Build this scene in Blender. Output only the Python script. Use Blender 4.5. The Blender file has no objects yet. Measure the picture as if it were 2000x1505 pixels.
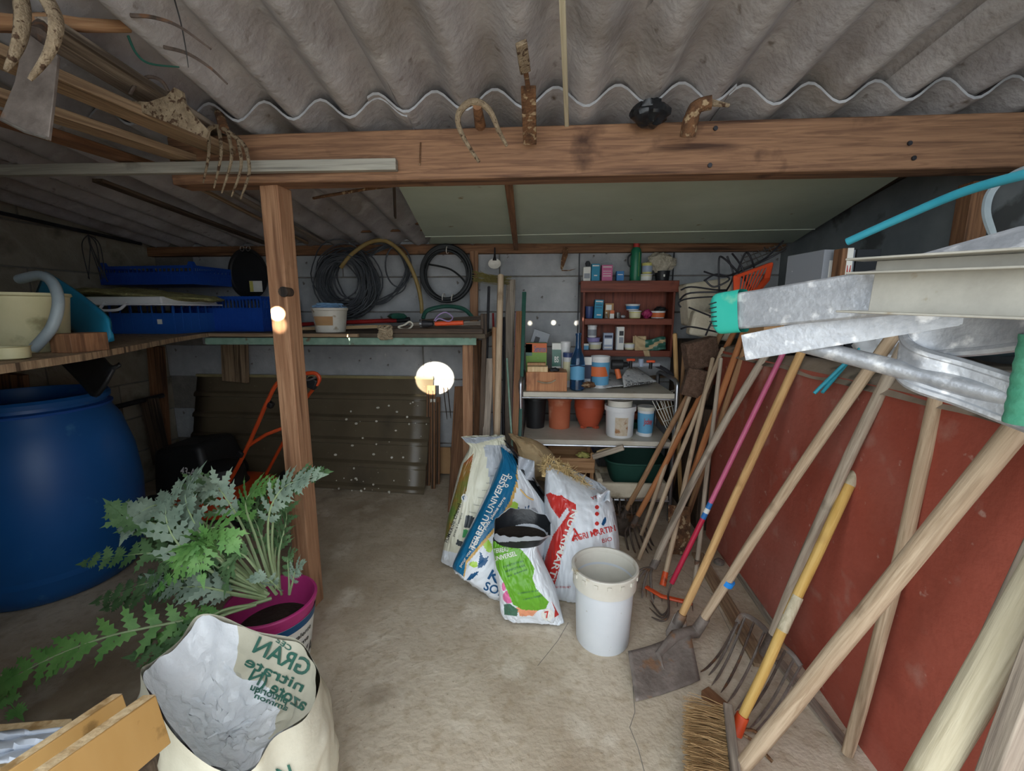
import bpy, math, random
from mathutils import Vector, Matrix, noise
V = Vector
R = math.radians
random.seed(7)
scn = bpy.context.scene
COL = scn.collection

# ------------------------------------------------------------------ camera, world, light
F = 850.0; PITCH = R(9.8); YAW = R(4.0); CAMH = 1.05
cd = bpy.data.cameras.new('camera'); cd.sensor_fit = 'HORIZONTAL'; cd.sensor_width = 36.0
cd.lens = F / 2000.0 * 36.0; cd.clip_start = 0.02; cd.clip_end = 100
cam = bpy.data.objects.new('camera', cd); COL.objects.link(cam)
cam.location = (0, 0, CAMH); cam.rotation_euler = (math.pi / 2 - PITCH, 0, YAW)
scn.camera = cam
vs = scn.view_settings
scn.display_settings.display_device = 'sRGB'
vs.view_transform = 'Standard'; vs.look = 'None'; vs.gamma = 1; vs.use_curve_mapping = False
vs.exposure = 1.8
wd = bpy.data.worlds.new('sky'); scn.world = wd; wd.use_nodes = True
wd.node_tree.nodes['Background'].inputs[0].default_value = (0.88, 0.95, 1.0, 1)
wd.node_tree.nodes['Background'].inputs[1].default_value = 1.0

FW = V((-math.sin(YAW) * math.cos(PITCH), math.cos(YAW) * math.cos(PITCH), -math.sin(PITCH)))
RT = V((math.cos(YAW), math.sin(YAW), 0)); UP = RT.cross(FW)
EYE = V((0, 0, CAMH))
def at(x, y, Y=None, X=None, Z=None):
    """point of the place seen at photo position x, y on the plane Y, X or Z = value"""
    d = FW + RT * ((x - 1000) / F) + UP * ((752.5 - y) / F)
    if Y is not None: k = Y / d.y
    elif X is not None: k = X / d.x
    else: k = (Z - CAMH) / d.z
    return EYE + d * k
def gr(x, y): return at(x, y, Z=0.0)

def sunbeam(target, energy, ang, blend=0.2, col=(1, .9, .72), dist=7.0, scl=(1, 1, 1)):
    """a shaft of low sun let in between the leaves behind the photographer"""
    l = bpy.data.lights.new('sunbeam', 'SPOT'); l.energy = energy; l.spot_size = ang; l.spot_blend = blend
    l.color = col; l.shadow_soft_size = 0.004
    o = bpy.data.objects.new('sunbeam', l); COL.objects.link(o)
    d = V((-0.08, 1, -0.17)).normalized()
    p = V(target) - d * dist
    o.scale = scl; o.location = p; o.rotation_euler = d.to_track_quat('-Z', 'Y').to_euler()

# ------------------------------------------------------------------ materials
def rgb(h):
    if not isinstance(h, str): return tuple(h) + (1,) if len(h) == 3 else h
    h = h.lstrip('#'); o = []
    for i in (0, 2, 4):
        c = int(h[i:i + 2], 16) / 255
        o.append(c / 12.92 if c <= .04045 else ((c + .055) / 1.055) ** 2.4)
    return tuple(o) + (1,)
MATS = {}
def mat(name, c1, c2=None, sc=6, rough=.7, metal=0, bump=.15, bsc=None, st=(1, 1, 1), lo=.35, hi=.65, detail=5,
        spot=None, trans=0, alpha=1, sss=0, dist=0, ior=1.45, coat=0, bd=.004):
    if name in MATS: return MATS[name]
    m = bpy.data.materials.new(name); m.use_nodes = True
    nt = m.node_tree; N = nt.nodes; L = nt.links
    b = N['Principled BSDF']; MATS[name] = m
    b.inputs['Roughness'].default_value = rough; b.inputs['Metallic'].default_value = metal
    b.inputs['IOR'].default_value = ior
    if trans: b.inputs['Transmission Weight'].default_value = trans
    if alpha < 1: b.inputs['Alpha'].default_value = alpha
    if coat: b.inputs['Coat Weight'].default_value = coat; b.inputs['Coat Roughness'].default_value = .15
    b.inputs['Base Color'].default_value = rgb(c1)
    tc = N.new('ShaderNodeTexCoord'); mp = N.new('ShaderNodeMapping')
    mp.inputs['Scale'].default_value = st
    L.new(tc.outputs['Object'], mp.inputs[0])
    oi = N.new('ShaderNodeObjectInfo')
    col = None
    if c2:
        n = N.new('ShaderNodeTexNoise'); n.inputs['Scale'].default_value = sc; n.inputs['Detail'].default_value = detail
        n.inputs['Roughness'].default_value = .62; n.inputs['Distortion'].default_value = dist
        L.new(mp.outputs[0], n.inputs['Vector'])
        r = N.new('ShaderNodeValToRGB'); r.color_ramp.elements[0].position = lo; r.color_ramp.elements[1].position = hi
        r.color_ramp.elements[0].color = rgb(c1); r.color_ramp.elements[1].color = rgb(c2)
        L.new(n.outputs['Fac'], r.inputs[0]); col = r.outputs[0]
    for sp in ([spot] if isinstance(spot, tuple) else (spot or [])):
        cs, ss, t = sp[:3]; w = sp[3] if len(sp) > 3 else .06
        n2 = N.new('ShaderNodeTexNoise'); n2.inputs['Scale'].default_value = ss; n2.inputs['Detail'].default_value = 6
        L.new((mp if len(sp) > 4 else tc).outputs[0 if len(sp) > 4 else 'Object'], n2.inputs['Vector'])
        mr = N.new('ShaderNodeMapRange'); mr.inputs[1].default_value = t; mr.inputs[2].default_value = t + w
        L.new(n2.outputs['Fac'], mr.inputs[0])
        mx = N.new('ShaderNodeMix'); mx.data_type = 'RGBA'
        L.new(mr.outputs[0], mx.inputs[0])
        if col: L.new(col, mx.inputs[6])
        else: mx.inputs[6].default_value = rgb(c1)
        mx.inputs[7].default_value = rgb(cs); col = mx.outputs[2]
    if col: L.new(col, b.inputs['Base Color'])
    if bump:
        n3 = N.new('ShaderNodeTexNoise'); n3.inputs['Scale'].default_value = bsc or sc * 4; n3.inputs['Detail'].default_value = 6
        L.new(mp.outputs[0], n3.inputs['Vector'])
        bp = N.new('ShaderNodeBump'); bp.inputs['Strength'].default_value = min(1, bump * 2); bp.inputs['Distance'].default_value = bd
        L.new(n3.outputs['Fac'], bp.inputs['Height']); L.new(bp.outputs[0], b.inputs['Normal'])
    return m
def wood(name, c1, c2, dark=None, sc=26, rough=.75, bump=.35, spot=None):
    """grain runs along local Z"""
    s = []
    if dark: s.append((dark, 34, .55, .12, 1)); s.append((dark, 7, .6, .12))
    if spot: s.append(spot)
    g = 2.6
    return mat(name, c1, c2, sc=sc * g, rough=rough, bump=bump, bsc=sc * g * 1.5, st=(1, 1, .05), spot=s, dist=1.2, bd=.003, lo=.36, hi=.6)

wood('beam_wood', '#6e4f3b', '#946f53', '#452d20', sc=30)
wood('post_wood', '#8f674b', '#aa8263', '#6e4c36', sc=24)
wood('old_board', '#7d6650', '#a58d70', '#4d3d2e', sc=26)
wood('grey_wood', '#7b7066', '#a39789', '#544a40', sc=30)
wood('dark_wood', '#3c322a', '#5c4c3e', '#221c18', sc=26)
wood('brown_wood', '#6b4a33', '#8c6547', '#432d1f', sc=26)
wood('pale_wood', '#c9a87c', '#e0c69c', '#a88658', sc=22)
wood('handle_pale', '#a68f75', '#c4af95', '#7d6852', sc=34)
wood('handle_tan', '#b48a58', '#cfa873', '#8a6236', sc=30)
wood('handle_grey', '#968878', '#b6a998', '#64594d', sc=34)
wood('handle_brown', '#8e6749', '#ac8764', '#5d4130', sc=30)
wood('handle_orange', '#a4663c', '#bb7d50', '#7c4625', sc=30)
wood('handle_yellow', '#c29a4e', '#d4b16a', '#a58046', sc=30)
wood('handle_cream', '#b3a98f', '#c8bfa6', '#968a6e', sc=30)
wood('crate_wood', '#b3875c', '#c9a077', '#8b6340', sc=22)
wood('varnish_wood', '#a0643c', '#b97f52', '#7d4a2a', sc=22, rough=.5)
wood('painted_grey', '#8a8880', '#aaa79c', '#5c5a54', sc=14)
mat('rust', '#4a3324', '#7b573a', sc=40, rough=.9, bump=.5, spot=('#a08a6c', 60, .56))
mat('rust_pale', '#776753', '#97876f', sc=60, rough=.9, bump=.5, spot=('#4a3626', 90, .56))
mat('iron', '#4b413b', '#6d6058', sc=30, rough=.65, metal=.35, bump=.3, spot=('#7a5a44', 22, .58))
mat('iron_grey', '#6e655f', '#8c827b', sc=22, rough=.6, metal=.3, bump=.25, spot=('#8a6c55', 16, .58))
mat('steel_dull', '#8a8580', '#a8a39c', sc=40, rough=.45, metal=.7, bump=.2)
mat('dark_metal', '#26262a', '#34343a', sc=30, rough=.5, metal=.3, bump=.1)
mat('chrome', '#9a9da3', '#b9bcc2', sc=18, rough=.28, metal=.9, bump=.05)
mat('aluminium', '#a9adb4', '#c6cad0', sc=30, rough=.48, metal=.55, bump=.12, spot=[('#e9ebee', 38, .56, .1), ('#8f949d', 17, .6, .15)])
mat('aluminium_white', '#a19e95', '#b5b2a8', sc=14, rough=.6, metal=.1, bump=.1, spot=('#9d937f', 30, .62))
mat('fibre_cement', '#949091', '#bab7b8', sc=5, rough=.95, bump=.5, bsc=50, lo=.3, hi=.7, spot=[('#7a7064', 3.2, .52, .3), ('#c6c4c4', 9, .58, .25), ('#5d5146', 22, .66, .12)])
mat('fibre_edge', '#9a9ca0', '#b4b6ba', sc=20, rough=.9, bump=.2)
mat('concrete_floor', '#b3a48f', '#d2c6b2', sc=2.6, rough=.9, bump=.4, bsc=60, lo=.32, hi=.68, detail=9,
    spot=[('#8b775e', 1.7, .50, .26), ('#e0d7c6', 6, .55, .25), ('#6f5d49', 3.6, .60, .2), ('#a8977e', 30, .5, .3), ('#9c8b74', 120, .64, .1)])
mat('block_grey', '#95989b', '#b3b5b7', sc=4, rough=.9, bump=.35, bsc=70, spot=[('#7c7d7d', 3, .58, .15), ('#6a6660', 22, .68, .05)])
mat('block_left', '#857f70', '#a19a89', sc=4, rough=.95, bump=.45, bsc=60, spot=[('#635d50', 5, .57, .15)])
mat('mortar', '#6d6a65', '#807c76', sc=20, rough=.95, bump=.3)
mat('plaster_right', '#6d7478', '#878d90', sc=3, rough=.95, bump=.3, spot=('#55595a', 5, .6))
mat('red_paint_hazed', '#9a4838', '#aa5848', sc=3, rough=.7, bump=.3, bsc=40, lo=.3, hi=.7,
    spot=[('#a3695e', 2.2, .48, .3), ('#b3877b', 9, .60, .2), ('#c39a8e', 34, .68, .08), ('#7a382c', 4, .6, .25)])  # pinkish wash puts hazy glare into the red; paler patches are scuffs
mat('concrete_top', '#8b7d6c', '#a8998a', sc=7, rough=.95, bump=.5, spot=('#5d5246', 6, .58))
mat('green_panel', '#aebaa9', '#bcc7b6', sc=3, rough=.6, bump=.08, spot=[('#b7bea6', 30, .7, .03), ('#8b7a55', 11, .7, .05)])

# ------------------------------------------------------------------ mesh helpers
WM = {}
class B:
    def __init__(s): s.v = []; s.f = []; s.m = []
    def add(s, vs, fs, mi=0):
        o = len(s.v); s.v += [tuple(x) for x in vs]
        for f in fs: s.f.append([i + o for i in f]); s.m.append(mi)
        return s
    def box(s, c, size, rot=None, mi=0, taper=1):
        c = V(c); x, y, z = [q / 2 for q in size]; vs = []
        for dz in (-1, 1):
            k = taper if dz > 0 else 1
            for dx, dy in ((-1, -1), (1, -1), (1, 1), (-1, 1)):
                p = V((dx * x * k, dy * y * k, dz * z)); vs.append(c + (rot @ p if rot else p))
        return s.add(vs, [(3, 2, 1, 0), (4, 5, 6, 7), (0, 1, 5, 4), (1, 2, 6, 5), (2, 3, 7, 6), (3, 0, 4, 7)], mi)
    def beam(s, p0, p1, w, t, up=(0, 0, 1), mi=0):
        """rectangular bar, w across, t along up"""
        p0, p1 = V(p0), V(p1); d = (p1 - p0); L = d.length; d.normalize(); u = V(up)
        a = d.cross(u).normalized(); u = a.cross(d)
        rot = Matrix((a, u, d)).transposed()
        return s.box((p0 + p1) / 2, (w, t, L), rot, mi)
    def tube(s, pts, r, n=8, cap=True, mi=0, sx=1.0, up=None, closed=False):
        pts = [V(p) for p in pts]; k = len(pts)
        rs = r if isinstance(r, (list, tuple)) else [r] * k
        def tang(i):
            a = pts[(i - 1) % k] if (closed or i > 0) else pts[0]
            b = pts[(i + 1) % k] if (closed or i < k - 1) else pts[-1]
            t = b - a
            return t.normalized() if t.length > 1e-9 else V((0, 0, 1))
        t0 = tang(0)
        u = V(up) if up else (V((0, 0, 1)) if abs(t0.z) < .9 else V((1, 0, 0)))
        vs = []
        for i in range(k):
            t = tang(i); u = (u - t * u.dot(t)); u = u.normalized() if u.length > 1e-6 else t.orthogonal().normalized(); w = t.cross(u)
            for j in range(n):
                a = 2 * math.pi * j / n
                vs.append(pts[i] + w * (math.cos(a) * rs[i] * sx) + u * (math.sin(a) * rs[i]))
        fs = []
        for i in range(k if closed else k - 1):
            for j in range(n):
                i2 = (i + 1) % k
                fs.append((i * n + j, i * n + (j + 1) % n, i2 * n + (j + 1) % n, i2 * n + j))
        if cap and not closed:
            fs.append(tuple(range(n - 1, -1, -1))); fs.append(tuple(range((k - 1) * n, k * n)))
        return s.add(vs, fs, mi)
    def lathe(s, prof, c=(0, 0, 0), n=24, rot=None, sx=1, sy=1, mi=0, jit=0, a0=0):
        c = V(c); vs = []; fs = []
        for (r, z) in prof:
            for j in range(n):
                a = 2 * math.pi * j / n + a0
                rr = r * (1 + (jit * noise.noise(V((math.cos(a) * 2, math.sin(a) * 2, z * 9))) if jit else 0))
                p = V((math.cos(a) * rr * sx, math.sin(a) * rr * sy, z)); vs.append(c + (rot @ p if rot else p))
        k = len(prof)
        for i in range(k - 1):
            for j in range(n): fs.append((i * n + j, i * n + (j + 1) % n, (i + 1) * n + (j + 1) % n, (i + 1) * n + j))
        return s.add(vs, fs, mi)
    def grid(s, fn, nu, nv, wrap=False, mi=None):
        vs = []; fs = []; ms = []
        cu = nu if wrap else nu + 1
        for j in range(nv + 1):
            for i in range(cu): vs.append(fn(i / nu, j / nv))
        for j in range(nv):
            for i in range(nu):
                i2 = (i + 1) % cu
                fs.append((j * cu + i, j * cu + i2, (j + 1) * cu + i2, (j + 1) * cu + i))
                ms.append(mi((i + .5) / nu, (j + .5) / nv) if mi else 0)
        o = len(s.v); s.v += [tuple(x) for x in vs]
        for f, q in zip(fs, ms): s.f.append([i + o for i in f]); s.m.append(q)
        return s
    def slab(s, poly, thick, nrm=None, mi=0):
        """3-D polygon outline extruded by thick along its normal"""
        poly = [V(p) for p in poly]; n = V((0, 0, 0))
        for i in range(len(poly)):
            n += (poly[i] - poly[0]).cross(poly[(i + 1) % len(poly)] - poly[0])
        n = V(nrm) if nrm else n.normalized(); k = len(poly)
        return s.add(poly + [p + n * thick for p in poly],
                     [tuple(range(k - 1, -1, -1)), tuple(range(k, 2 * k))] + [(i, (i + 1) % k, k + (i + 1) % k, k + i) for i in range(k)], mi)
    def obj(s, name, m, parent=None, bevel=0, mtx=None, sharp=38, solid=0, sub=0, flat=False):
        me = bpy.data.meshes.new(name)
        me.from_pydata(s.v, [], s.f)
        for q in (m if isinstance(m, (list, tuple)) else [m]): me.materials.append(MATS[q])
        if any(s.m): me.polygons.foreach_set('material_index', s.m)
        if not flat:
            me.polygons.foreach_set('use_smooth', [True] * len(me.polygons)); me.update()
            me.set_sharp_from_angle(angle=R(sharp))
        me.validate()
        return link(bpy.data.objects.new(name, me), parent, mtx, bevel, solid, sub)
def link(o, parent=None, mtx=None, bevel=0, solid=0, sub=0):
    COL.objects.link(o)
    if mtx is not None: o.matrix_basis = mtx
    WM[o.name] = mtx.copy() if mtx is not None else Matrix()
    if parent:
        o.parent = parent; o.matrix_parent_inverse = WM[parent.name].inverted()
    if solid: q = o.modifiers.new('solid', 'SOLIDIFY'); q.thickness = solid; q.offset = -1
    if bevel: q = o.modifiers.new('bevel', 'BEVEL'); q.width = bevel; q.segments = 2; q.limit_method = 'ANGLE'
    if sub: q = o.modifiers.new('sub', 'SUBSURF'); q.levels = sub; q.render_levels = sub
    return o
def tag(o, label, cat, group=None):
    o['label'] = label; o['category'] = cat
    if group: o['group'] = group
    return o
def thing(name, label, cat, loc=(0, 0, 0), group=None):
    o = bpy.data.objects.new(name, None); o.empty_display_size = .05
    link(o, None, Matrix.Translation(V(loc)))
    return tag(o, label, cat, group)
def frame(p0, p1, up=(0, 0, 1)):
    p0, p1 = V(p0), V(p1); d = (p1 - p0).normalized(); u = V(up)
    if abs(d.dot(u)) > .98: u = V((0, 1, 0))
    a = d.cross(u).normalized(); u = a.cross(d)
    m = Matrix((a, u, d)).transposed().to_4x4(); m.translation = p0
    return m, (p1 - p0).length
def stick(name, p0, p1, r0, r1, m, parent=None, n=10, bend=0, wob=0, seed=0, seg=12, up=(0, 0, 1), dome=True, sx=1):
    M, L = frame(p0, p1, up); b = B(); pts = []; rs = []
    for i in range(seg + 1):
        t = i / seg
        w = V((noise.noise(V((t * 3, seed, 0))), noise.noise(V((t * 3, seed, 7))), 0)) * wob * math.sin(math.pi * min(1, t * 1.3))
        pts.append(V((0, bend * 4 * t * (1 - t), t * L)) + w); rs.append(r0 + (r1 - r0) * t)
    if dome:
        pts += [pts[-1] + V((0, 0, r1 * .35))]; rs += [r1 * .6]
        rs[0] *= .9
    b.tube(pts, rs, n, sx=sx)
    return b.obj(name, m, parent, mtx=M)
def board(name, p0, p1, w, t, m, parent=None, up=(0, 0, 1), bevel=.002, bend=0):
    M, L = frame(p0, p1, up); b = B()
    if bend:
        k = 10
        def fn(i, a, c): q = i / k; return (a * w / 2, c * t / 2 + bend * 4 * q * (1 - q), q * L)
        vs = [fn(i, a, c) for i in range(k + 1) for a, c in ((-1, -1), (1, -1), (1, 1), (-1, 1))]
        fs = [(3, 2, 1, 0), tuple(4 * k + q for q in range(4))]
        for i in range(k):
            for j in range(4): fs.append((4 * i + j, 4 * i + (j + 1) % 4, 4 * i + 4 + (j + 1) % 4, 4 * i + 4 + j))
        b.add(vs, fs)
    else: b.box((0, 0, L / 2), (w, t, L))
    return b.obj(name, m, parent, mtx=M, bevel=bevel)
def struct(o, label=None):
    o['kind'] = 'structure'
    if label: o['label'] = label
    return o
def spline(pts, k=8, closed=False):
    """Catmull-Rom through the points"""
    pts = [V(p) for p in pts]; n = len(pts); out = []
    for i in range(n if closed else n - 1):
        if closed: p0, p1, p2, p3 = [pts[(i + q) % n] for q in (-1, 0, 1, 2)]
        else: p0, p1, p2, p3 = pts[max(i - 1, 0)], pts[i], pts[i + 1], pts[min(i + 2, n - 1)]
        for j in range(k):
            t = j / k
            out.append(.5 * ((2 * p1) + (p2 - p0) * t + (2 * p0 - 5 * p1 + 4 * p2 - p3) * t * t + (3 * p1 - p0 - 3 * p2 + p3) * t ** 3))
    if not closed: out.append(pts[-1])
    return out
TXT = {}
def text_verts(s, bold=False):
    """flat mesh of a line of lettering, x from 0 to width, cap height about 1"""
    if s in TXT: return TXT[s]
    cu = bpy.data.curves.new('t', 'FONT'); cu.body = s; cu.size = 1.4; cu.resolution_u = 3
    if bold: cu.offset = .025
    o = bpy.data.objects.new('t', cu); COL.objects.link(o)
    dg = bpy.context.evaluated_depsgraph_get(); me = bpy.data.meshes.new_from_object(o.evaluated_get(dg))
    vs = [v.co.copy() for v in me.vertices]; fs = [tuple(p.vertices) for p in me.polygons]
    bpy.data.objects.remove(o); bpy.data.curves.remove(cu); bpy.data.meshes.remove(me)
    w = max(v.x for v in vs) if vs else 1
    TXT[s] = (vs, fs, w); return TXT[s]
def lettering(s, fn, m, parent, height=None, width=None, name='lettering', bold=True, mirror=False):
    """fn(x, y) maps flat text metres (0..width, 0..height) onto a surface"""
    vs, fs, w = text_verts(s, bold)
    if width: k = width / w; ky = height or k
    else: k = ky = height
    out = []
    for v in vs:
        x = v.x * k
        if mirror: x = w * k - x
        out.append(fn(x, v.y * ky))
    return B().add(out, fs).obj(name, m, parent, flat=True)
def plane_map(o, ex, ey, off=(0, 0, 0)):
    o, ex, ey, off = V(o), V(ex).normalized(), V(ey).normalized(), V(off)
    return lambda x, y: o + ex * x + ey * y + off

# ------------------------------------------------------------------ the setting
YB = 2.66; XL = -2.43; XR = 1.34; XBLK = .785; BEAMY = 1.36
floor = struct(B().box((-.4, -1.0, -.06), (12, 7.6, .12)).obj('floor', 'concrete_floor'), 'stained pale concrete floor')
for P_ in (((1236, 1340), (1240, 1390), (1230, 1420), (1246, 1460), (1262, 1520)), ((1300, 1130), (1330, 1110), (1390, 1160), (1430, 1240)), ((1050, 1300), (1090, 1250), (1110, 1215))):
    B().tube([gr(x, y) + V((0, 0, -.0004)) for x, y in P_], .0011, 5).obj('floor_crack', 'mortar', floor)
def block_wall(name, x0, x1, z1, lab, m, place, ln, off=0):
    w = struct(place(x0, x1, 0, z1, .10, .0).obj(name, 'mortar'), lab)
    ch = .208; cache = {}
    for r in range(8):
        za = r * ch + .004; zb = min(z1, (r + 1) * ch) - .004
        if zb - za < .03: continue
        x = x0 - (ln * .5 if r % 2 else 0) + off
        while x < x1:
            a, c = max(x, x0) + .004, min(x + ln, x1) - .004
            if c - a > .03:
                key = (round(c - a, 3), round(zb - za, 3))
                if key not in cache:
                    bb = place(-(c - a) / 2, (c - a) / 2, -(zb - za) / 2, (zb - za) / 2, .03, -.006, True)
                    o = bb.obj('concrete_block', m, w, bevel=.003); cache[key] = o.data
                else:
                    o = link(bpy.data.objects.new('concrete_block', cache[key]), w, None, bevel=.003)
                pos = place((a + c) / 2, None, (za + zb) / 2, None, 0, 0)
                mt = Matrix.Translation(pos); o.matrix_basis = mt; WM[o.name] = mt
            x += ln
    return w
def pl_back(x0, x1, z0, z1, t, off, local=False):
    if x1 is None: return V((x0, YB + random.uniform(-.001, .002), z0))
    y = 0 if local else YB
    return B().box(((x0 + x1) / 2, y + off + t / 2, (z0 + z1) / 2), (x1 - x0, t, z1 - z0))
def pl_left(x0, x1, z0, z1, t, off, local=False):
    if x1 is None: return V((XL, x0, z0))
    x = 0 if local else XL
    return B().box((x - off - t / 2, (x0 + x1) / 2, (z0 + z1) / 2), (t, x1 - x0, z1 - z0))
block_wall('wall_back', XL - .1, XR + .1, 1.56, 'grey concrete block back wall', 'block_grey', pl_back, .96, .35)
block_wall('wall_left', -.5, YB, 1.95, 'dim concrete block side wall', 'block_left', pl_left, .7)
struct(B().box((XR + .05, 1.1, .95), (.1, 3.2, 1.9)).obj('wall_right', 'plaster_right'), 'dark plastered side wall')
struct(B().box((-1.635, .26, .95), (1.57, .1, 1.9)).obj('wall_front', 'block_left'), 'unseen wall beside the open front, set close to block daylight')  # out of view; moved in and widened to keep the left side dark

# roof: fibre cement sheets, upper row laid over the lower row on the beam
ceil = struct(thing('ceiling', 'corrugated fibre cement roof seen from below', 'roof', (0, 0, 1.6)))
del ceil['category']
LAM = .163; AMP = .024; SL = .115
def roofz(y): return 1.595 + SL * (BEAMY - y)
def sheet(x0, nw, y0, y1, dz, dx, ph=0, amp=AMP):
    nx = nw * 10; x1 = x0 + nw * LAM; t = .007
    def fn(lift):
        def g(u, v):
            y = y0 + (y1 - y0) * v; xx = x0 + (x1 - x0) * u
            z = roofz(y) + dz + amp * math.cos(2 * math.pi * (xx - ph) / LAM) + lift
            return V((xx + dx * (y - BEAMY), y, z))
        return g
    b = B(); b.grid(fn(0), nx, 3); b.grid(fn(t), nx, 3)
    n = (nx + 1) * 4
    for (row) in (0, 3):
        for i in range(nx):
            q = row * (nx + 1) + i; b.f.append([q, q + 1, q + 1 + n, q + n]); b.m.append(1 if row == 0 else 0)
    for cidx in (0, nx):
        for j in range(3):
            q = j * (nx + 1) + cidx; b.f.append([q, q + nx + 1, q + nx + 1 + n, q + n]); b.m.append(0)
    return b.obj('roof_sheet', ['fibre_cement', 'fibre_edge'], ceil, sharp=60)
P0 = at(649, 224, Y=BEAMY).x
xj = at(752, 230, Y=BEAMY).x; xk = at(1103, 240, Y=BEAMY).x; xm = at(1290, 240, Y=BEAMY).x
# lower row (behind the beam)
x = xj + .02; n = 0
for x0, nw in ((xj - .06 - 12 * LAM, 6), (xj - .06 - 6.1 * LAM, 7), (xj - .02, 6), (xj + 5.8 * LAM, 6), (xj + 11.6 * LAM, 3)):
    sheet(x0, nw, BEAMY - .085 + .012 * (n % 2), YB + .12, -.004 * (n % 2), -.02, P0); n += 1
# upper row (over the beam, towards the yard)
for x0, nw, dx in ((xj - 12.6 * LAM, 6, -.06), (xj - 6.6 * LAM, 7, -.05), (xj + .2 * LAM, 4, .0), (xk, 5, -.02), (xk + 4.9 * LAM, 5, -.06), (xk + 9.8 * LAM, 4, -.08)):
    sheet(x0, nw, .05, BEAMY + .16, .016 + .006 * (n % 2), dx, P0, .034); n += 1

# main beam, post, ledges
zb0 = at(1200, 341, Y=BEAMY - .04).z
bL = at(400, 300, Y=BEAMY).x; 
beam = tag(board('roof_beam', (-1.12, BEAMY, zb0 + .066), (XR, BEAMY, zb0 + .066), .075, .135, 'beam_wood', bevel=.004), 'thick brown timber beam carrying the corrugated roof', 'beam')
for px, py in ((1397, 251), (1386, 323), (1776, 280), (1784, 309)):
    p = at(px, py, Y=BEAMY - .039); B().lathe([(.0, 0), (.006, 0), (.006, .004), (0, .004)], p, 10, Matrix.Rotation(R(90), 3, 'X')).obj('bolt_hole', 'dark_metal', beam)
for px, py, L in ((822, 300, .03), (1105, 240, .0)):
    if L:
        p = at(px, py, Y=BEAMY - .042); stick('nail', p + V((0, 0, L)), p - V((.004, 0, L)), .002, .002, 'rust', beam, 6)
pt = at(522, 345, Y=BEAMY - .01); pb = gr(607, 1178)
post = thing('support_post', 'square orange-brown timber post holding up the roof beam', 'post', (pb.x, pb.y, 0))
board('shaft', (pb.x, pb.y, 0), (pt.x + .005, pb.y + .01, zb0 + .0), .062, .066, 'post_wood', post, up=(0.10, 1, 0), bevel=.003)
p = at(548, 578, Y=pb.y - .03)
B().tube([p + V((.012, -.005, .013)), p + V((.012, .03, .013))], .016, 12).obj('notch_knot', 'dark_wood', post)
lz = at(900, 487, Y=YB - .02).z
trim = struct(board('trim_1', (XL, YB - .03, lz), (XR, YB - .03, lz), .05, .055, 'brown_wood'), 'timber rail along the top of the back wall')

# red painted masonry block along the right side
blk = thing('water_tank', 'low red painted masonry tank with rough concrete top beneath the ladders', 'tank', (XBLK + .27, 1.0, 0))
def blkf(u, v):
    return V((XBLK + .006 * noise.noise(V((u * 9, v * 3, 1))), -.15 + 2.13 * u, .875 * v))
b = B(); b.grid(lambda u, v: blkf(1 - u, v), 60, 20)
b.add([(XBLK, 1.98, 0), (XR - .01, 1.98, 0), (XR - .01, 1.98, .875), (XBLK, 1.98, .875)], [(0, 3, 2, 1)])
b.add([(XBLK, -.15, 0), (XR - .01, -.15, 0), (XR - .01, -.15, .875), (XBLK, -.15, .875)], [(0, 1, 2, 3)])
b.obj('painted_face', 'red_paint_hazed', blk)
b = B(); b.grid(lambda u, v: V((XBLK - .012 + (XR - .012 - XBLK) * u + .005 * noise.noise(V((v * 14, 5, 0))) * (1 - u), -.16 + 2.15 * v, .9 + .01 * noise.noise(V((u * 5, v * 14, 3))) - .04 * max(0, .09 - u) / .09)), 14, 60)
b.obj('rough_top', 'concrete_top', blk)

# sun shafts
sunbeam(at(850, 738, Y=YB), 4600, R(2.0), .12, scl=(1, .85, 1))
sunbeam(at(540, 612, Y=pb.y - .03), 5200, R(1.0), .35, dist=3.2, scl=(1, .8, 1)); sunbeam(at(544, 634, Y=pb.y - .03), 900, R(1.0), 1.0, dist=3.6)
for px, py, e in ((1035, 631, 160), (1081, 630, 300), (1126, 631, 220)): sunbeam(at(px, py, Y=YB), e, R(1.0), 1.0, dist=2.0)

# ------------------------------------------------------------------ shelves along the left and back walls
mat('shelf_dark', '#4d4439', '#655a4c', sc=8, rough=.9, bump=.3)
mat('blue_plastic', '#1b4f9e', '#2459a8', sc=4, rough=.4, bump=.05)
mat('blue_crate', '#123f96', '#1c4ba6', sc=4, rough=.4, bump=.05)
mat('blue_barrel', '#12508f', '#1a5b9e', sc=2, rough=.42, bump=.08, spot=('#3f77ad', 9, .66, .08))
mat('turquoise', '#1f7fa3', '#2a8db0', sc=5, rough=.45, bump=.05)
mat('cream_plastic', '#b9b48c', '#c6c19c', sc=6, rough=.5, bump=.1, spot=('#8f8a68', 8, .62))
mat('grey_hose', '#7f8c92', '#96a2a7', sc=8, rough=.45, bump=.1)
mat('white_plastic', '#d3d5d8', '#e2e3e4', sc=6, rough=.4, bump=.05, spot=('#b8b09d', 12, .66, .08))
mat('dirty_white', '#c9c5b8', '#dedad0', sc=8, rough=.55, bump=.1, spot=('#9a8a6c', 16, .62, .08))
mat('insulation', '#7f7c50', '#a19d6c', sc=26, rough=1, bump=.8, bd=.012)
mat('black_plastic', '#17181a', '#222326', sc=8, rough=.5, bump=.1)
mat('black_rubber', '#1d2022', '#2b2e30', sc=12, rough=.55, bump=.15)
mat('cable_grey', '#3a3d42', '#50545a', sc=14, rough=.6, bump=.1)
mat('hose_tan', '#8a7444', '#a08a58', sc=10, rough=.55, bump=.15)
mat('hose_green', '#1f4a40', '#2a5b4e', sc=10, rough=.5, bump=.1)
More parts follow.
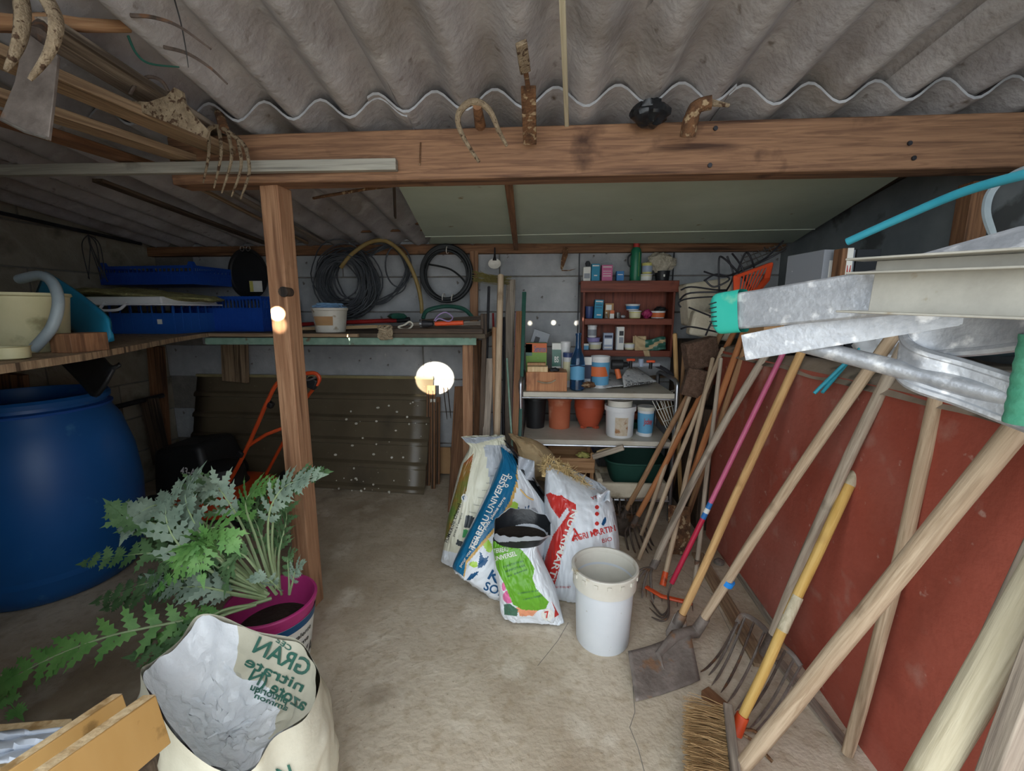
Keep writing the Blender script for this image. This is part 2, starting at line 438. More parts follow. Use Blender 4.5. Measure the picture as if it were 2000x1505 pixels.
mat('card', '#a9825a', '#bb956c', sc=5, rough=.9, bump=.1)
mat('string_blue', '#7aa6cf', '#94bade', sc=10, rough=.8, bump=.2)
mat('string_purple', '#9a86b4', '#b09cc8', sc=10, rough=.8, bump=.2)
mat('string_dark', '#2a2b2c', '#3a3b3c', sc=10, rough=.9, bump=.2)
mat('rope_old', '#8f7f68', '#ab9b82', sc=40, rough=.95, bump=.5)
mat('red_paint_gloss', '#8a1f1f', '#a12a28', sc=10, rough=.45, bump=.1)
mat('orange_paint', '#c6461f', '#d65629', sc=9, rough=.45, bump=.1, spot=('#7c3a20', 18, .66))
mat('orange_plastic', '#d24a26', '#e05a33', sc=6, rough=.45, bump=.08)
mat('paper_white', '#dcdcd6', '#e6e6e0', sc=10, rough=.8, bump=.05)
mat('paper_yellow', '#c8c062', '#d2ca72', sc=10, rough=.8, bump=.05)
mat('green_edge', '#6d8c7c', '#88a494', sc=14, rough=.8, bump=.2, spot=('#6a5a48', 16, .6))
mat('panel_brown', '#5a5040', '#6d6250', sc=3, rough=.32, bump=.1, lo=.3, hi=.7, spot=[('#857c66', 60, .69, .03), ('#4a4338', 3, .55, .15)])
mat('panel_edge', '#8d8260', '#a39970', sc=8, rough=.4, bump=.1)
ZS = .94
left_poly = [(XL + .01, .55), (-1.05, .55), (-1.10, .80), (-1.175, 1.04), (-1.30, 1.30), (-1.48, 1.65), (-1.62, 1.98), (-1.62, 2.02), (XL + .01, 2.02)]
o = B().slab([V((x, y, ZS - .018)) for x, y in left_poly], .018).obj('shelf_board', 'old_board'); tag(o, 'wide dusty board shelf above the blue barrel along the side wall', 'shelf')
xe = at(948, 650, Y=2.06).x
o = B().box(((XL + .01 + xe) / 2, 2.345, ZS - .011), (xe - XL - .01, .58, .022)).obj('shelf_board', 'shelf_dark', bevel=.002)
tag(o, 'long dark board shelf under the hose coils along the back wall', 'shelf')
o = board('edge_board', (-1.66, 2.045, ZS - .04), (at(930, 660, Y=2.04).x, 2.045, ZS - .035), .012, .034, 'green_edge'); tag(o, 'long batten with flaking green paint under the back shelf', 'batten')
o = board('edge_batten', (-1.75, 2.03, ZS - .008), (at(700, 650, Y=2.03).x, 2.03, ZS - .008), .02, .016, 'old_board'); tag(o, 'bare wooden lipping along the front of the back shelf', 'batten')

# shelf legs and wall boards below
def up_board(px0, px1, y0, y1, Y, m, lab, t=.03, name='wooden_upright'):
    a, b_ = at((px0[0] + px0[1]) / 2, y0, Y=Y), at((px1[0] + px1[1]) / 2, y1, Y=Y)
    w = (at(px0[1], y0, Y=Y) - at(px0[0], y0, Y=Y)).length
    return tag(board(name, a, b_, w, t, m, up=(0, 1, 0)), lab, 'upright')
up_board((904, 924), (904, 926), 662, 935, 2.09, 'post_wood', 'orange-brown upright carrying the end of the back shelf')
up_board((918, 934), (918, 934), 490, 664, 2.6, 'post_wood', 'narrow orange-brown upright on the wall beside the black hose coil', t=.02)
up_board((926, 940), (926, 940), 664, 905, 2.5, 'brown_wood', 'brown upright behind the shelf end post')
up_board((434, 482), (437, 484), 668, 745, 2.58, 'old_board', 'short wide board under the back shelf above the brown panel', t=.03)
up_board((290, 318), (306, 335), 676, 905, 2.45, 'brown_wood', 'dark upright in the corner by the lawn mower')
up_board((276, 306), (300, 335), 778, 905, 2.3, 'dark_wood', 'dark short post against the block side wall')
up_board((-30, 48), (-20, 62), 728, 830, 1.72, 'brown_wood', 'brown board standing behind the blue barrel')
o = stick('iron_rail', at(60, 835, Y=1.75), at(318, 772, Y=2.4), .014, .014, 'dark_metal'); tag(o, 'dark rail running along the block side wall', 'rail')

# blue barrel
bx, by = -1.93, 1.47
bar = thing('barrel', 'big blue plastic drum under the board shelf', 'barrel', (bx, by, 0))
prof = [(0, .0), (.225, 0), (.25, .015), (.272, .06), (.29, .2), (.298, .36), (.288, .5), (.258, .63), (.222, .695), (.222, .712), (.234, .714), (.236, .73), (.23, .74), (.218, .74), (.214, .725), (.214, .64), (.25, .56), (.28, .4), (.28, .1), (0, .04)]
B().lathe(prof, (bx, by, 0), 48).obj('drum', 'blue_barrel', bar)
B().lathe([(.2225, .683), (.238, .686), (.240, .695), (.2225, .70)], (bx, by, 0), 48).obj('rim_band', 'blue_plastic', bar)
# things on the left shelf
c = at(10, 690, Z=ZS); c = V((c.x - .02, c.y + .06, ZS))
o = thing('bucket', 'cream plastic pail in front of the turquoise board', 'bucket', c)
B().lathe([(0, .004), (.0, 0), (.085, 0), (.09, .01), (.105, .145), (.11, .148), (.108, .155), (.1, .152), (.085, .015), (0, .012)], c, 32).obj('pail', 'cream_plastic', o)
hp = [at(x, y, Y=c.y - .07) for x, y in ((70, 690), (88, 640), (84, 590), (55, 550), (10, 533), (-50, 540))]
hp = [V((p.x, c.y - .075 + .02 * i, max(p.z, ZS + .012))) for i, p in enumerate(hp)]
o = B().tube(spline(hp, 8), .0125, 12).obj('hose', 'grey_hose'); tag(o, 'thick grey hose curving over the cream pail', 'hose')
c = at(2, 704, Z=ZS); o = B().lathe([(0, .0), (.028, 0), (.036, .004), (.037, .028), (.04, .03), (.034, .028), (.03, .006), (0, .005)], (c.x - .012, c.y + .02, ZS), 24, sx=1.2).obj('enamel_dish', 'cream_plastic'); tag(o, 'small cream enamel dish at the shelf edge', 'dish')
a = at(92, 690, Z=ZS); b_ = at(136, 690, Z=ZS)
o = B().box(((a.x + b_.x) / 2, a.y + .06, ZS + .025), (.06, .1, .05)).obj('wooden_block', 'brown_wood', bevel=.002); tag(o, 'brown wooden block between the cream pail and the turquoise board', 'block')
# turquoise curved board (an old water ski shape)
pts = [at(x, y, Y=Y) for x, y, Y in ((85, 560, 1.5), (130, 590, 1.42), (170, 622, 1.34), (200, 650, 1.28), (212, 672, 1.26))]
b = B()
def skf(u, v):
    q = spline(pts, 6); k = v * (len(q) - 1); i = min(int(k), len(q) - 2); p = q[i].lerp(q[i + 1], k - i)
    w = .055 * (1 - .75 * max(0, (v - .75) / .25) ** 2)
    return p + V((.35, .2, 0.9)).normalized() * ((u - .5) * 2 * w) + V((.5, -.6, 0)) * (.012 * math.sin(math.pi * u))
b.grid(skf, 8, 24)
o = thing('plastic_board', 'turquoise curved plastic board leaning behind the cream pail', 'board', pts[2]); b.obj('blade', 'turquoise', o, solid=.012)
B().tube([skf(.45, t / 12) + V((.012, -.014, 0)) for t in range(5, 13)], .004, 6).obj('stripe', 'grey_wood', o)
b = B(); b.grid(lambda u, v: skf(u * 1.1 - 1.05, v) + V((-.02, .05, -.05)), 6, 20)
o = b.obj('plastic_board', 'black_plastic', solid=.012); tag(o, 'black curved plastic board beside the turquoise one', 'board')

def crate(name, lab, x0, y0, x1, y1, Y, dep, m, n=10, rows=2, yaw=0, zfix=None, group=None, lugs=False):
    a, b_ = at(x0, y1, Y=Y), at(x1, y0, Y=Y); w = b_.x - a.x; z0 = a.z if zfix is None else zfix; h = b_.z - z0
    c = V(((a.x + b_.x) / 2, Y + dep / 2, z0)); t = thing(name, lab, 'crate', c, group)
    rot = Matrix.Rotation(yaw, 3, 'Z')
    def P(x, y, z): return c + rot @ V((x, y, z))
    b = B(); b.box(P(0, 0, .004), (w, dep, .008), rot); b.obj('base', m, t)
    for nm, L, th, off in (('front', w, 0, -dep / 2), ('back', w, 0, dep / 2), ('side', dep, 90, -w / 2), ('side', dep, 90, w / 2)):
        b = B(); r2 = rot @ Matrix.Rotation(R(th), 3, 'Z')
        def Q(x, z): return c + r2 @ V((x, off if th == 0 else -off, z))
        for k in range(rows + 1): b.box(Q(0, .008 + (h - .016) * k / rows), (L, .006, .014 if k in (0, rows) else .008), r2)
        for i in range(n + 1):
            x = -L / 2 + L * i / n; b.box(Q(x, h / 2), (.010 if i in (0, n) else .0045, .005, h), r2)
        b.box(Q(0, h * .35), (L * .98, .002, h * .62), r2)
        b.obj(nm + '_panel', m, t)
    if lugs:
        for sx in (-1, 1):
            for sy in (-1, 1): B().box(P(sx * (w / 2 - .012), sy * (dep / 2 - .012), h + .008), (.03, .03, .022), rot, taper=.6).obj('stacking_lug', m, t)
    return t
crate('plastic_crate', 'bright blue solid crate with a white sticker under the white plastic tray', 222, 590, 336, 656, 1.95, .3, 'blue_plastic', 6, 1, zfix=ZS)
p = at(312, 628, Y=1.944); o = bpy.data.objects['plastic_crate']; B().box(p, (.022, .003, .022)).obj('sticker', 'paper_white', o)
crate('plastic_crate', 'deep blue slatted crate beside the orange-brown post', 340, 578, 508, 640, 2.2, .36, 'blue_crate', 26, 3, zfix=ZS)
z2 = at(300, 556, Y=2.3).z
crate('plastic_crate', 'blue crate with stacking lugs on top of the mineral wool', 196, 518, 384, 556, 2.25, .3, 'blue_crate', 22, 2, yaw=R(-4), lugs=True)
# white plastic tray with handle
t = thing('plastic_tray', 'upturned white plastic tray with a moulded handle on the blue crate', 'tray', at(225, 600, Y=2.0))
za = at(225, 600, Y=1.85).z
a, b_ = at(118, 590, Y=1.85), at(328, 590, Y=1.85)
b = B(); b.box(((a.x + b_.x) / 2, 2.0, za + .03), (b_.x - a.x - .02, .34, .035), taper=.94); b.obj('body', 'white_plastic', t, bevel=.006)
b = B(); b.box(((a.x + b_.x) / 2, 2.0, za + .013), (b_.x - a.x, .37, .008)); b.obj('rim', 'white_plastic', t, bevel=.003)
hx = at(222, 596, Y=1.82).x
B().tube(spline([V((hx - .05, 1.83, za + .02)), V((hx - .045, 1.8, za - .008)), V((hx, 1.79, za - .014)), V((hx + .045, 1.8, za - .008)), V((hx + .055, 1.83, za + .02))], 6), .006, 8).obj('handle', 'white_plastic', t)
# mineral wool slab
a, b_ = at(95, 560, Y=1.95), at(398, 560, Y=1.95)
def wool(u, v):
    th = 2 * math.pi * u; s = a.x + (b_.x - a.x) * v
    e = math.sin(math.pi * min(1, max(0, v))) ** .35
    n = noise.noise(V((s * 14, math.cos(th) * 1.5, math.sin(th) * 1.5))) * .012 + noise.noise(V((s * 40, math.cos(th) * 4, math.sin(th) * 4))) * .006
    zc = za + .068 - .035 * max(0, v - .45) * 1.6
    return V((s, 2.02 + math.cos(th) * .2 * e, zc + math.sin(th) * (.020 * e + n)))
B().grid(wool, 36, 60, wrap=True).obj('mineral_wool', 'insulation'); tag(bpy.data.objects['mineral_wool'], 'ragged yellow-green slab of mineral wool lying over the white tray', 'insulation')
# round black lid
p = at(486, 535, Y=2.5); t = thing('round_lid', 'round black lid with a yellow and white sticker hung from the rail', 'lid', p)
rx = Matrix.Rotation(R(90), 3, 'X') @ Matrix.Rotation(R(0), 3, 'Y')
B().lathe([(0, -.004), (.118, -.004), (.124, .002), (.124, .012), (.112, .012), (.105, .005), (0, .005)], p, 40, rx, sx=.96, sy=1.16).obj('disc', 'black_plastic', t)
for dx in (-.018, .018): B().tube([p + V((dx + .012 * math.cos(k * math.pi / 6), -.01, .142 + .014 * math.sin(k * math.pi / 6))) for k in range(12)], .0025, 6, closed=True).obj('hanging_ring', 'steel_dull', t)
q = at(500, 559, Y=2.485); B().box(q, (.075, .003, .062)).obj('sticker', 'paper_white', t)
B().box(q + V((-.026, -.002, 0)), (.02, .003, .06)).obj('sticker_band', 'paper_yellow', t)
# string hung in the corner and wire along the left wall
p = at(172, 458, Y=1.95)
b = B()
for k in range(7):
    e = p + V((random.uniform(-.05, .09), 0, -.17 - random.uniform(0, .06))); b.tube(spline([p, p.lerp(e, .4) + V((random.uniform(-.03, .03), 0, .03)), e]), .0022, 5)
tag(b.obj('hanging_string', 'string_dark'), 'tangle of dark string hanging in the corner by the roof', 'string')
o = stick('wall_rail', at(-60, 402, Y=1.7), at(275, 476, Y=2.5), .009, .009, 'dark_metal'); tag(o, 'thin dark rail beneath the roof along the side wall', 'rail')

# brown translucent corrugated panel leaning on the back wall
pr, plf = V((at(828, 966, Z=.0).x, 2.34, 0)), V((-2.22, 2.47, 0))
ztop = at(830, 740, Y=2.6).z
def pan(u, v):
    p = plf.lerp(pr, u); k = v * 5.0; f = k - math.floor(k)
    rib = (.018 if f < .16 else (.018 * (1 - (f - .16) / .09) if f < .25 else 0)) if v < .999 else 0
    top = YB - .03
    return V((p.x, p.y + (top - p.y) * v - rib, .0 + ztop * v + .004))
t = thing('corrugated_sheet', 'brown ribbed plastic sheet leaning against the back wall behind the mower', 'panel', pr)
B().grid(pan, 12, 100).obj('sheet', 'panel_brown', t, solid=.004, sharp=25)
B().tube([pan(u / 10, .995) + V((0, -.004, .004)) for u in range(11)], .01, 6).obj('top_lip', 'panel_edge', t)
b = B()
for k in range(46):
    u, v = random.uniform(.62, .99), random.random() ** 1.6 * .8
    p = pan(u, v) + V((0, -.008, 0)); r = random.uniform(.003, .008)
    b.lathe([(r, 0), (r * .7, .003), (0, .003)], p, 6, Matrix.Rotation(R(70), 3, 'X'), sx=random.uniform(.8, 1.5))
b.obj('lichen_flecks', 'dirty_white', t)['kind'] = 'stuff'
# metal bars, sticks and cardboard next to it
for x0, x1, y0, y1, lab in ((838, 836, 752, 948, 'dark brown flat bar nearest the ribbed plastic sheet'), (846, 846, 752, 954, 'dark brown notched bar with a pale bracket by the plastic sheet'), (856, 855, 775, 945, 'dark brown bar standing closest to the cardboard')):
    g = gr(x1, y1); tp = at(x0, y0, Y=g.y + .1)
    t = thing('metal_bar', lab, 'bar', g); board('bar', (g.x, g.y, .0), tp, .026, .01, 'brown_wood', t, up=(0, 1, 0))
    board('rib', (g.x, g.y - .012, .01), tp + V((0, -.012, -.03)), .006, .014, 'dark_wood', t, up=(0, 1, 0))
    if x0 == 846: B().box(tp + V((0, -.015, -.09)), (.03, .012, .02)).obj('bracket', 'dirty_white', t)
for x0, x1 in ((866, 876), (874, 884)):
    o = stick('thin_stick', gr(x1, 940) + V((0, .15, 0)), at(x0, 757, Y=YB - .02), .003, .003, 'dark_wood'); tag(o, 'thin dark stick leaning next to the dark brown bars' if x0 == 866 else 'thin dark stick leaning nearest the dark brown plank', 'stick', 'thin sticks on the back wall')
g = at(872, 922, Z=.0); b = B(); b.box((g.x - .01, YB - .05, .11), (.115, .012, .17), Matrix.Rotation(R(-6), 3, 'X')); tag(b.obj('cardboard_piece', 'card', bevel=.001), 'small square of cardboard against the back wall base', 'cardboard')
g = gr(895, 1000); o = board('plank', (g.x - .02, g.y, 0), at(900, 755, Y=2.5), .07, .02, 'brown_wood', up=(0, 1, 0)); tag(o, 'dark brown plank leaning between the cardboard and the shelf post', 'plank')

# ------------------------------------------------------------------ lawn mower
mx, my = -1.66, 2.08
mow = thing('lawn_mower', 'orange and black push lawn mower with folded handle and grass bag', 'lawn mower', (mx, my, 0))
b = B(); b.lathe([(0, .15), (.16, .15), (.2, .135), (.225, .09), (.23, .05), (.21, .05)], (mx, my, 0), 32, sx=1.25); b.obj('deck', 'orange_paint', mow)
b = B(); b.lathe([(0, .26), (.07, .26), (.1, .24), (.11, .17), (.12, .15), (0, .15)], (mx - .02, my, 0), 24); b.obj('engine_cover', 'black_plastic', mow)
for sx in (-1, 1):
    for sy in (-1, 1):
        w = B().lathe([(0, -.02), (.055, -.02), (.075, -.016), (.08, 0), (.075, .016), (.055, .02), (0, .02)], (mx + sx * .23, my + sy * .2, .08), 24, Matrix.Rotation(R(90), 3, 'X')).obj('wheel', 'black_rubber', mow)
        B().lathe([(0, -.024), (.03, -.024), (.03, .024), (0, .024)], (mx + sx * .23, my + sy * .2, .08), 16, Matrix.Rotation(R(90), 3, 'X')).obj('hub', 'orange_paint', w)
cx = at(370, 935, Y=2.15)
b = B(); b.box((cx.x, 2.24, .2), (.34, .34, .26), Matrix.Rotation(R(-8), 3, 'Y'), taper=.8); gb = b.obj('grass_bag', 'black_plastic', mow, bevel=.03)
mat('white_print', '#dcdcdc', None, rough=.6, bump=0)
p = at(352, 925, Y=2.03); lettering('43-ATE', plane_map(p, at(400, 932, Y=2.03) - p, (0.1, .15, 1)), 'white_print', gb, width=.125, height=.038)
B().beam(at(408, 912, Y=2.035), at(424, 950, Y=2.03), .006, .004).obj('bag_edge', 'white_print', gb)
LH = [at(x, y, Y=Y) for x, y, Y in ((432, 968, 2.02), (470, 900, 2.0), (500, 835, 1.98), (524, 780, 1.98), (545, 745, 1.98), (580, 733, 1.98), (612, 728, 1.98), (624, 738, 1.98), (618, 752, 1.98))]
RH = [at(x, y, Y=Y) for x, y, Y in ((520, 925, 2.2), (560, 850, 2.16), (590, 790, 2.1), (614, 757, 2.02))]
B().tube(spline(LH, 6), .0095, 8).obj('handle_bar', 'orange_paint', mow)
B().tube(spline(RH, 6), .0085, 8).obj('handle_bar', 'orange_paint', mow)
B().tube([at(482, 872, Y=2.0), at(520, 848, Y=2.0), at(572, 828, Y=2.08)], .009, 8).obj('cross_bar', 'orange_paint', mow)
B().tube(spline([at(580, 736, Y=1.97), at(600, 742, Y=1.96), at(618, 736, Y=1.96)]), .005, 6).obj('brake_lever', 'chrome', mow)
B().box(at(610, 748, Y=1.98), (.05, .03, .055), Matrix.Rotation(R(25), 3, 'Y')).obj('switch_box', 'black_plastic', mow, bevel=.008)
B().tube([at(592, 735, Y=1.975), at(598, 732, Y=1.975)], .013, 10).obj('clamp', 'chrome', mow)
for q in ((471, 886), (528, 790)):
    p = at(q[0], q[1], Y=1.99); B().box(p, (.03, .03, .03), Matrix.Rotation(R(30), 3, 'Y')).obj('joint_knob', 'black_plastic', mow, bevel=.006)

# ------------------------------------------------------------------ hoses and cables hung on the back wall
def ringpts(c, rx, rz, n=40, ph=0, tw=0, ax=None):
    return [c + V((rx * math.cos(2 * math.pi * i / n + ph), tw * math.sin(2 * math.pi * i / n * 2 + ph), rz * math.sin(2 * math.pi * i / n + ph))) for i in range(n)]
p = at(872, 535, Y=2.55); t = thing('hose_coil', 'tidy coil of black garden pipe tied with pale ties', 'hose', p)
b = B()
for k in range(13):
    q = p + V((random.uniform(-.006, .006), random.uniform(-.028, .028), random.uniform(-.006, .006))); r = random.uniform(.128, .155)
    b.tube(ringpts(q, r, r * 1.06, 40, 0, .004), .0078, 7, closed=True)
b.tube(spline([at(838, 516, Y=2.54), at(880, 526, Y=2.54), at(908, 550, Y=2.54), at(912, 570, Y=2.54)]), .006, 6)
b.obj('loops', 'black_rubber', t)
for x, y in ((872, 486), (864, 580), (882, 582)):
    q = at(x, y, Y=2.52); B().tube([q + V((.003 * math.cos(a), .034 * math.sin(a) + .03, .022 * math.cos(a))) for a in [k * math.pi / 6 for k in range(12)]], .003, 5, closed=True).obj('tie', 'dirty_white', t)
p = at(677, 545, Y=2.53); b = B()
for k in range(46):
    q = p + V((random.gauss(0, .022), random.uniform(-.05, .045), random.gauss(0, .02))); r = random.uniform(.105, .185)
    pts = []
    for i in range(26):
        a = 2 * math.pi * i / 26; rr = r * (1 + .10 * noise.noise(V((math.cos(a), math.sin(a), k * 3.1))) )
        pts.append(q + V((rr * math.cos(a) * .98, .03 * noise.noise(V((math.cos(a) * 1.5, math.sin(a) * 1.5, k))), rr * math.sin(a) * 1.05 - .02)))
    b.tube(pts, random.choice((.0035, .004, .0045)), 5, closed=True)
tag(b.obj('cable_coil', 'cable_grey'), 'big tangled coil of grey cables on the back wall', 'cable')
b = B()
for k in range(7):
    pts = [at(x + random.uniform(-6, 6), y + random.uniform(-6, 6), Y=2.52 + random.uniform(0, .05)) for x, y in ((720, 495), (760, 482), (785, 500), (795, 535), (783, 562), (750, 585), (715, 600), (690, 612))]
    b.tube(spline(pts, 7), .0038, 5)
b.tube(ringpts(at(778, 520, Y=2.5), .075, .115, 30), .0045, 6, closed=True)
tag(b.obj('cable_loop', 'cable_grey'), 'loose loops of dark cable hanging beside the big coil', 'cable')
o = B().tube(spline([at(666, 522, Y=2.5), at(685, 498, Y=2.48), at(720, 474, Y=2.48), at(755, 471, Y=2.48), at(790, 500, Y=2.48), at(812, 545, Y=2.48), at(822, 585, Y=2.48), at(824, 612, Y=2.48)], 8), .0115, 10).obj('hose', 'hose_tan'); tag(o, 'stiff tan hose arching over the cable coil', 'hose')
o = B().tube(spline([at(826, 622, Y=2.35), at(835, 606, Y=2.38), at(870, 598, Y=2.4), at(905, 603, Y=2.38), at(925, 622, Y=2.35)], 8), .011, 8).obj('hose', 'hose_green'); tag(o, 'short arc of dark green hose on the back shelf', 'hose')
# things on the back shelf
c = at(646, 640, Y=2.2); c.z = ZS
t = thing('bucket', 'small white tub of blue string with a brown stained label', 'bucket', c)
B().lathe([(0, 0), (.072, 0), (.085, .108), (.09, .11), (.09, .122), (.083, .122), (.078, .106), (.066, .008), (0, .008)], c, 32).obj('tub', 'dirty_white', t)
b = B(); b.grid(lambda u, v: c + V((math.cos(R(-125 + 70 * u)) * (.0755 + .01 * v + .001), math.sin(R(-125 + 70 * u)) * (.0755 + .01 * v + .001), .035 + .045 * v)), 10, 3); b.obj('paper_label', 'card', t)
b = B()
for k in range(22):
    pts = [c + V((random.uniform(-.07, .07), random.uniform(-.06, .06), .115 + random.uniform(0, .03))) for _ in range(5)]; b.tube(spline(pts, 5), .002, 5)
b.obj('string_tangle', 'string_blue', t)
o = stick('red_pole', at(568, 634, Y=2.42), at(778, 625, Y=2.42), .010, .013, 'red_paint_gloss'); tag(o, 'glossy red pole lying along the back shelf', 'pole')
B().tube([at(776, 625, Y=2.42), at(800, 624, Y=2.42)], .015, 10).obj('pole_grip', 'black_plastic', o).matrix_parent_inverse = WM[o.name].inverted()
o = board('batten', at(572, 642, Y=2.36), at(760, 637, Y=2.36), .02, .018, 'pale_wood'); tag(o, 'pale batten on the back shelf behind the white tub', 'batten')
for i, (x0, y0, x1, y1, Y, w, m, lab) in enumerate(((760, 662, 944, 650, 2.06, .03, 'dark_wood', 'dark bar at the front of the back shelf end'), (752, 651, 946, 643, 2.12, .03, 'dark_wood', 'dark bar behind the front one on the shelf end'), (800, 640, 945, 631, 2.25, .02, 'grey_wood', 'grey bar at the rear of the pile on the shelf end'), (820, 628, 940, 620, 2.33, .02, 'dark_wood', 'thin dark bar by the green hose arc'))):
    a_, b2 = at(x0, y0, Y=Y), at(x1, y1, Y=Y); a_.z = max(a_.z, ZS + .012 + .012 * i); b2.z = max(b2.z, ZS + .012 + .012 * i); o = board('wooden_bar', a_, b2, w, .022, m); tag(o, lab, 'bar')
o = board('wooden_bar', at(945, 612, Y=2.08), at(945, 655, Y=2.08), .03, .02, 'dark_wood', up=(0, 1, 0)); tag(o, 'short upright black bar at the very end of the back shelf', 'bar')
p = at(862, 632, Y=2.05); t = thing('hand_torch', 'orange torch with a silver lens ring beside purple string', 'torch', p)
B().tube([at(850, 632, Y=2.05), at(905, 630, Y=2.05)], .011, 10).obj('body', 'orange_plastic', t)
B().tube([at(824, 632, Y=2.05), at(832, 632, Y=2.05), at(846, 632, Y=2.05)], [.017, .017, .012], 12).obj('head', 'dark_metal', t)
B().tube([at(821, 632, Y=2.05), at(825, 632, Y=2.05)], .0175, 12).obj('lens_ring', 'chrome', t)
b = B(); b.tube(spline([at(848, 626, Y=2.03), at(858, 614, Y=2.04), at(872, 610, Y=2.06), at(884, 620, Y=2.05), at(876, 627, Y=2.03), at(858, 622, Y=2.03), at(850, 627, Y=2.02)], 6), .003, 5); tag(b.obj('string_loop', 'string_purple'), 'loop of purple string lying over the torch', 'string')
b = B()
for k in range(9):
    q = [at(752 + random.uniform(-14, 14), 648 + random.uniform(-12, 14), Y=2.02 + random.uniform(-.02, .02)) for _ in range(5)]; b.tube(spline(q, 5), .006, 6)
tag(b.obj('rope_knot', 'rope_old'), 'knotted old rope wound round the shelf edge', 'rope')
b = B(); b.tube(spline([at(x, y, Y=2.08) for x, y in ((778, 638), (790, 634), (800, 628), (806, 634), (798, 642), (785, 642))], 6, True), .004, 5, closed=True); tag(b.obj('string_loop', 'dirty_white'), 'loop of white cord lying beside the rope knot', 'string')
b = B(); b.lathe([(0, 0), (.03, .0), (.04, .012), (.026, .028), (0, .032)], at(776, 622, Y=2.4), 10, sx=1.4, jit=.3); tag(b.obj('garden_glove', 'hose_green'), 'crumpled dark green glove by the end of the red pole', 'glove')
# hanging shell, dried grass bunch and hook on the rail
p = at(966, 515, Y=2.5); t = thing('hanging_scoop', 'pale shell-shaped scoop hung from the rail by a wire', 'scoop', p)
B().lathe([(0, -.012), (.02, -.008), (.035, .0), (.036, .004), (.02, -.002), (0, -.006)], p, 18, Matrix.Rotation(R(80), 3, 'X'), sx=1.0, sy=.8).obj('shell', 'dirty_white', t)
B().tube([p + V((0, 0, .02)), p + V((0, .01, .04)), p + V((0, .02, .09))], [.012, .006, .004], 8).obj('neck', 'dark_metal', t)
b = B()
for k in range(60):
    a_ = at(925 + random.uniform(-4, 14), 540 + random.uniform(-12, 10), Y=2.42 + random.uniform(-.02, .02)); e = at(986 + random.uniform(-10, 14), 548 + random.uniform(-8, 10), Y=2.42 + random.uniform(-.03, .03)); b.tube([a_, e], .0012, 3, cap=False)
mat('dry_grass', '#7d7440', '#9a9058', sc=20, rough=.9, bump=0)
tag(b.obj('dried_bunch', 'dry_grass'), 'bunch of dried grass stalks by the pole tops', 'dried grass')
p = at(1104, 487, Y=2.55); t = thing('wall_hook', 'rusty flat iron hook with a bent foot hanging from the rail', 'hook', p)
b = B(); b.slab([at(x, y, Y=2.58) for x, y in ((1102, 482), (1109, 483), (1109, 498), (1103, 515), (1098, 528), (1095, 524), (1096, 507))], .006); b.obj('strap', 'rust', t)
B().tube([at(1097, 528, Y=2.575), at(1112, 528, Y=2.57), at(1124, 525, Y=2.56)], [.003, .003, .001], 6).obj('bent_foot', 'rust', t)

# ------------------------------------------------------------------ sacks, buckets, plant
from mathutils.bvhtree import BVHTree
def pj(p):
    d = V(p) - EYE; z = d.dot(FW)
    return (1000 + F * d.dot(RT) / z, 752.5 - F * d.dot(UP) / z)
def inpoly(x, y, P):
    c = False; j = len(P) - 1
    for i in range(len(P)):
        if (P[i][1] > y) != (P[j][1] > y) and x < (P[j][0] - P[i][0]) * (y - P[i][1]) / (P[j][1] - P[i][1]) + P[i][0]: c = not c
        j = i
    return c
def sack_fn(rows, wr=.006, seed=0, wsc=9, pw=.62):
    L = [at(r[0], r[1], Y=r[4]) for r in rows]; Rr = [at(r[2], r[3], Y=r[4] + (r[6] if len(r) > 6 else 0)) for r in rows]; T = [r[5] for r in rows]
    K = 10; Ls, Rs = spline(L, K), spline(Rr, K); Ts = [q.x for q in spline([(t, 0, 0) for t in T], K)]
    n = len(Ls) - 1
    def S(u, v):
        k = min(max(v, 0), 1) * n; i = min(int(k), n - 1); f = k - i
        l, r, t = Ls[i].lerp(Ls[i + 1], f), Rs[i].lerp(Rs[i + 1], f), Ts[i] + (Ts[i + 1] - Ts[i]) * f
        a = 2 * math.pi * u; c, s = -math.cos(a), math.sin(a)
        x = math.copysign(abs(c) ** pw, c); y = math.copysign(abs(s) ** .8, s)
        p = l.lerp(r, .5 + .5 * x)
        q = V((x * 2.2, v * 3, seed)); e = min(1, abs(s) * 3)
        d = (noise.noise(q * wsc * .22) * 1.6 + abs(noise.noise(V((x * 6 + v * 4, v * 7 - x * 3, seed + 9)))) * 1.2 + .5 * noise.noise(q * wsc * .9)) * wr * e
        p = p + V((0, -y * t - d * (1 if s > 0 else -1), 0))
        p.z = max(p.z, .003)
        return p
    return S
def sack(name, rows, parent, mats, paints=(), nu=260, nv=190, **kw):
    S = sack_fn(rows, **kw)
    def mi(u, v):
        if u > .5: return 0
        x, y = pj(S(u, v))
        for q, P in enumerate(paints):
            for poly in (P if isinstance(P[0][0], (list, tuple)) else [P]):
                if inpoly(x, y, poly): return q + 1
        return 0
    b = B(); b.grid(S, nu, nv, wrap=True, mi=mi)
    o = b.obj(name, mats, parent, sharp=70)
    return o, BVHTree.FromPolygons([V(v) for v in b.v], b.f)
def cast(bvh, x, y, off=.003):
    d = (FW + RT * ((x - 1000) / F) + UP * ((752.5 - y) / F)).normalized()
    h = bvh.ray_cast(EYE, d)
    return None if h[0] is None else h[0] - d * off
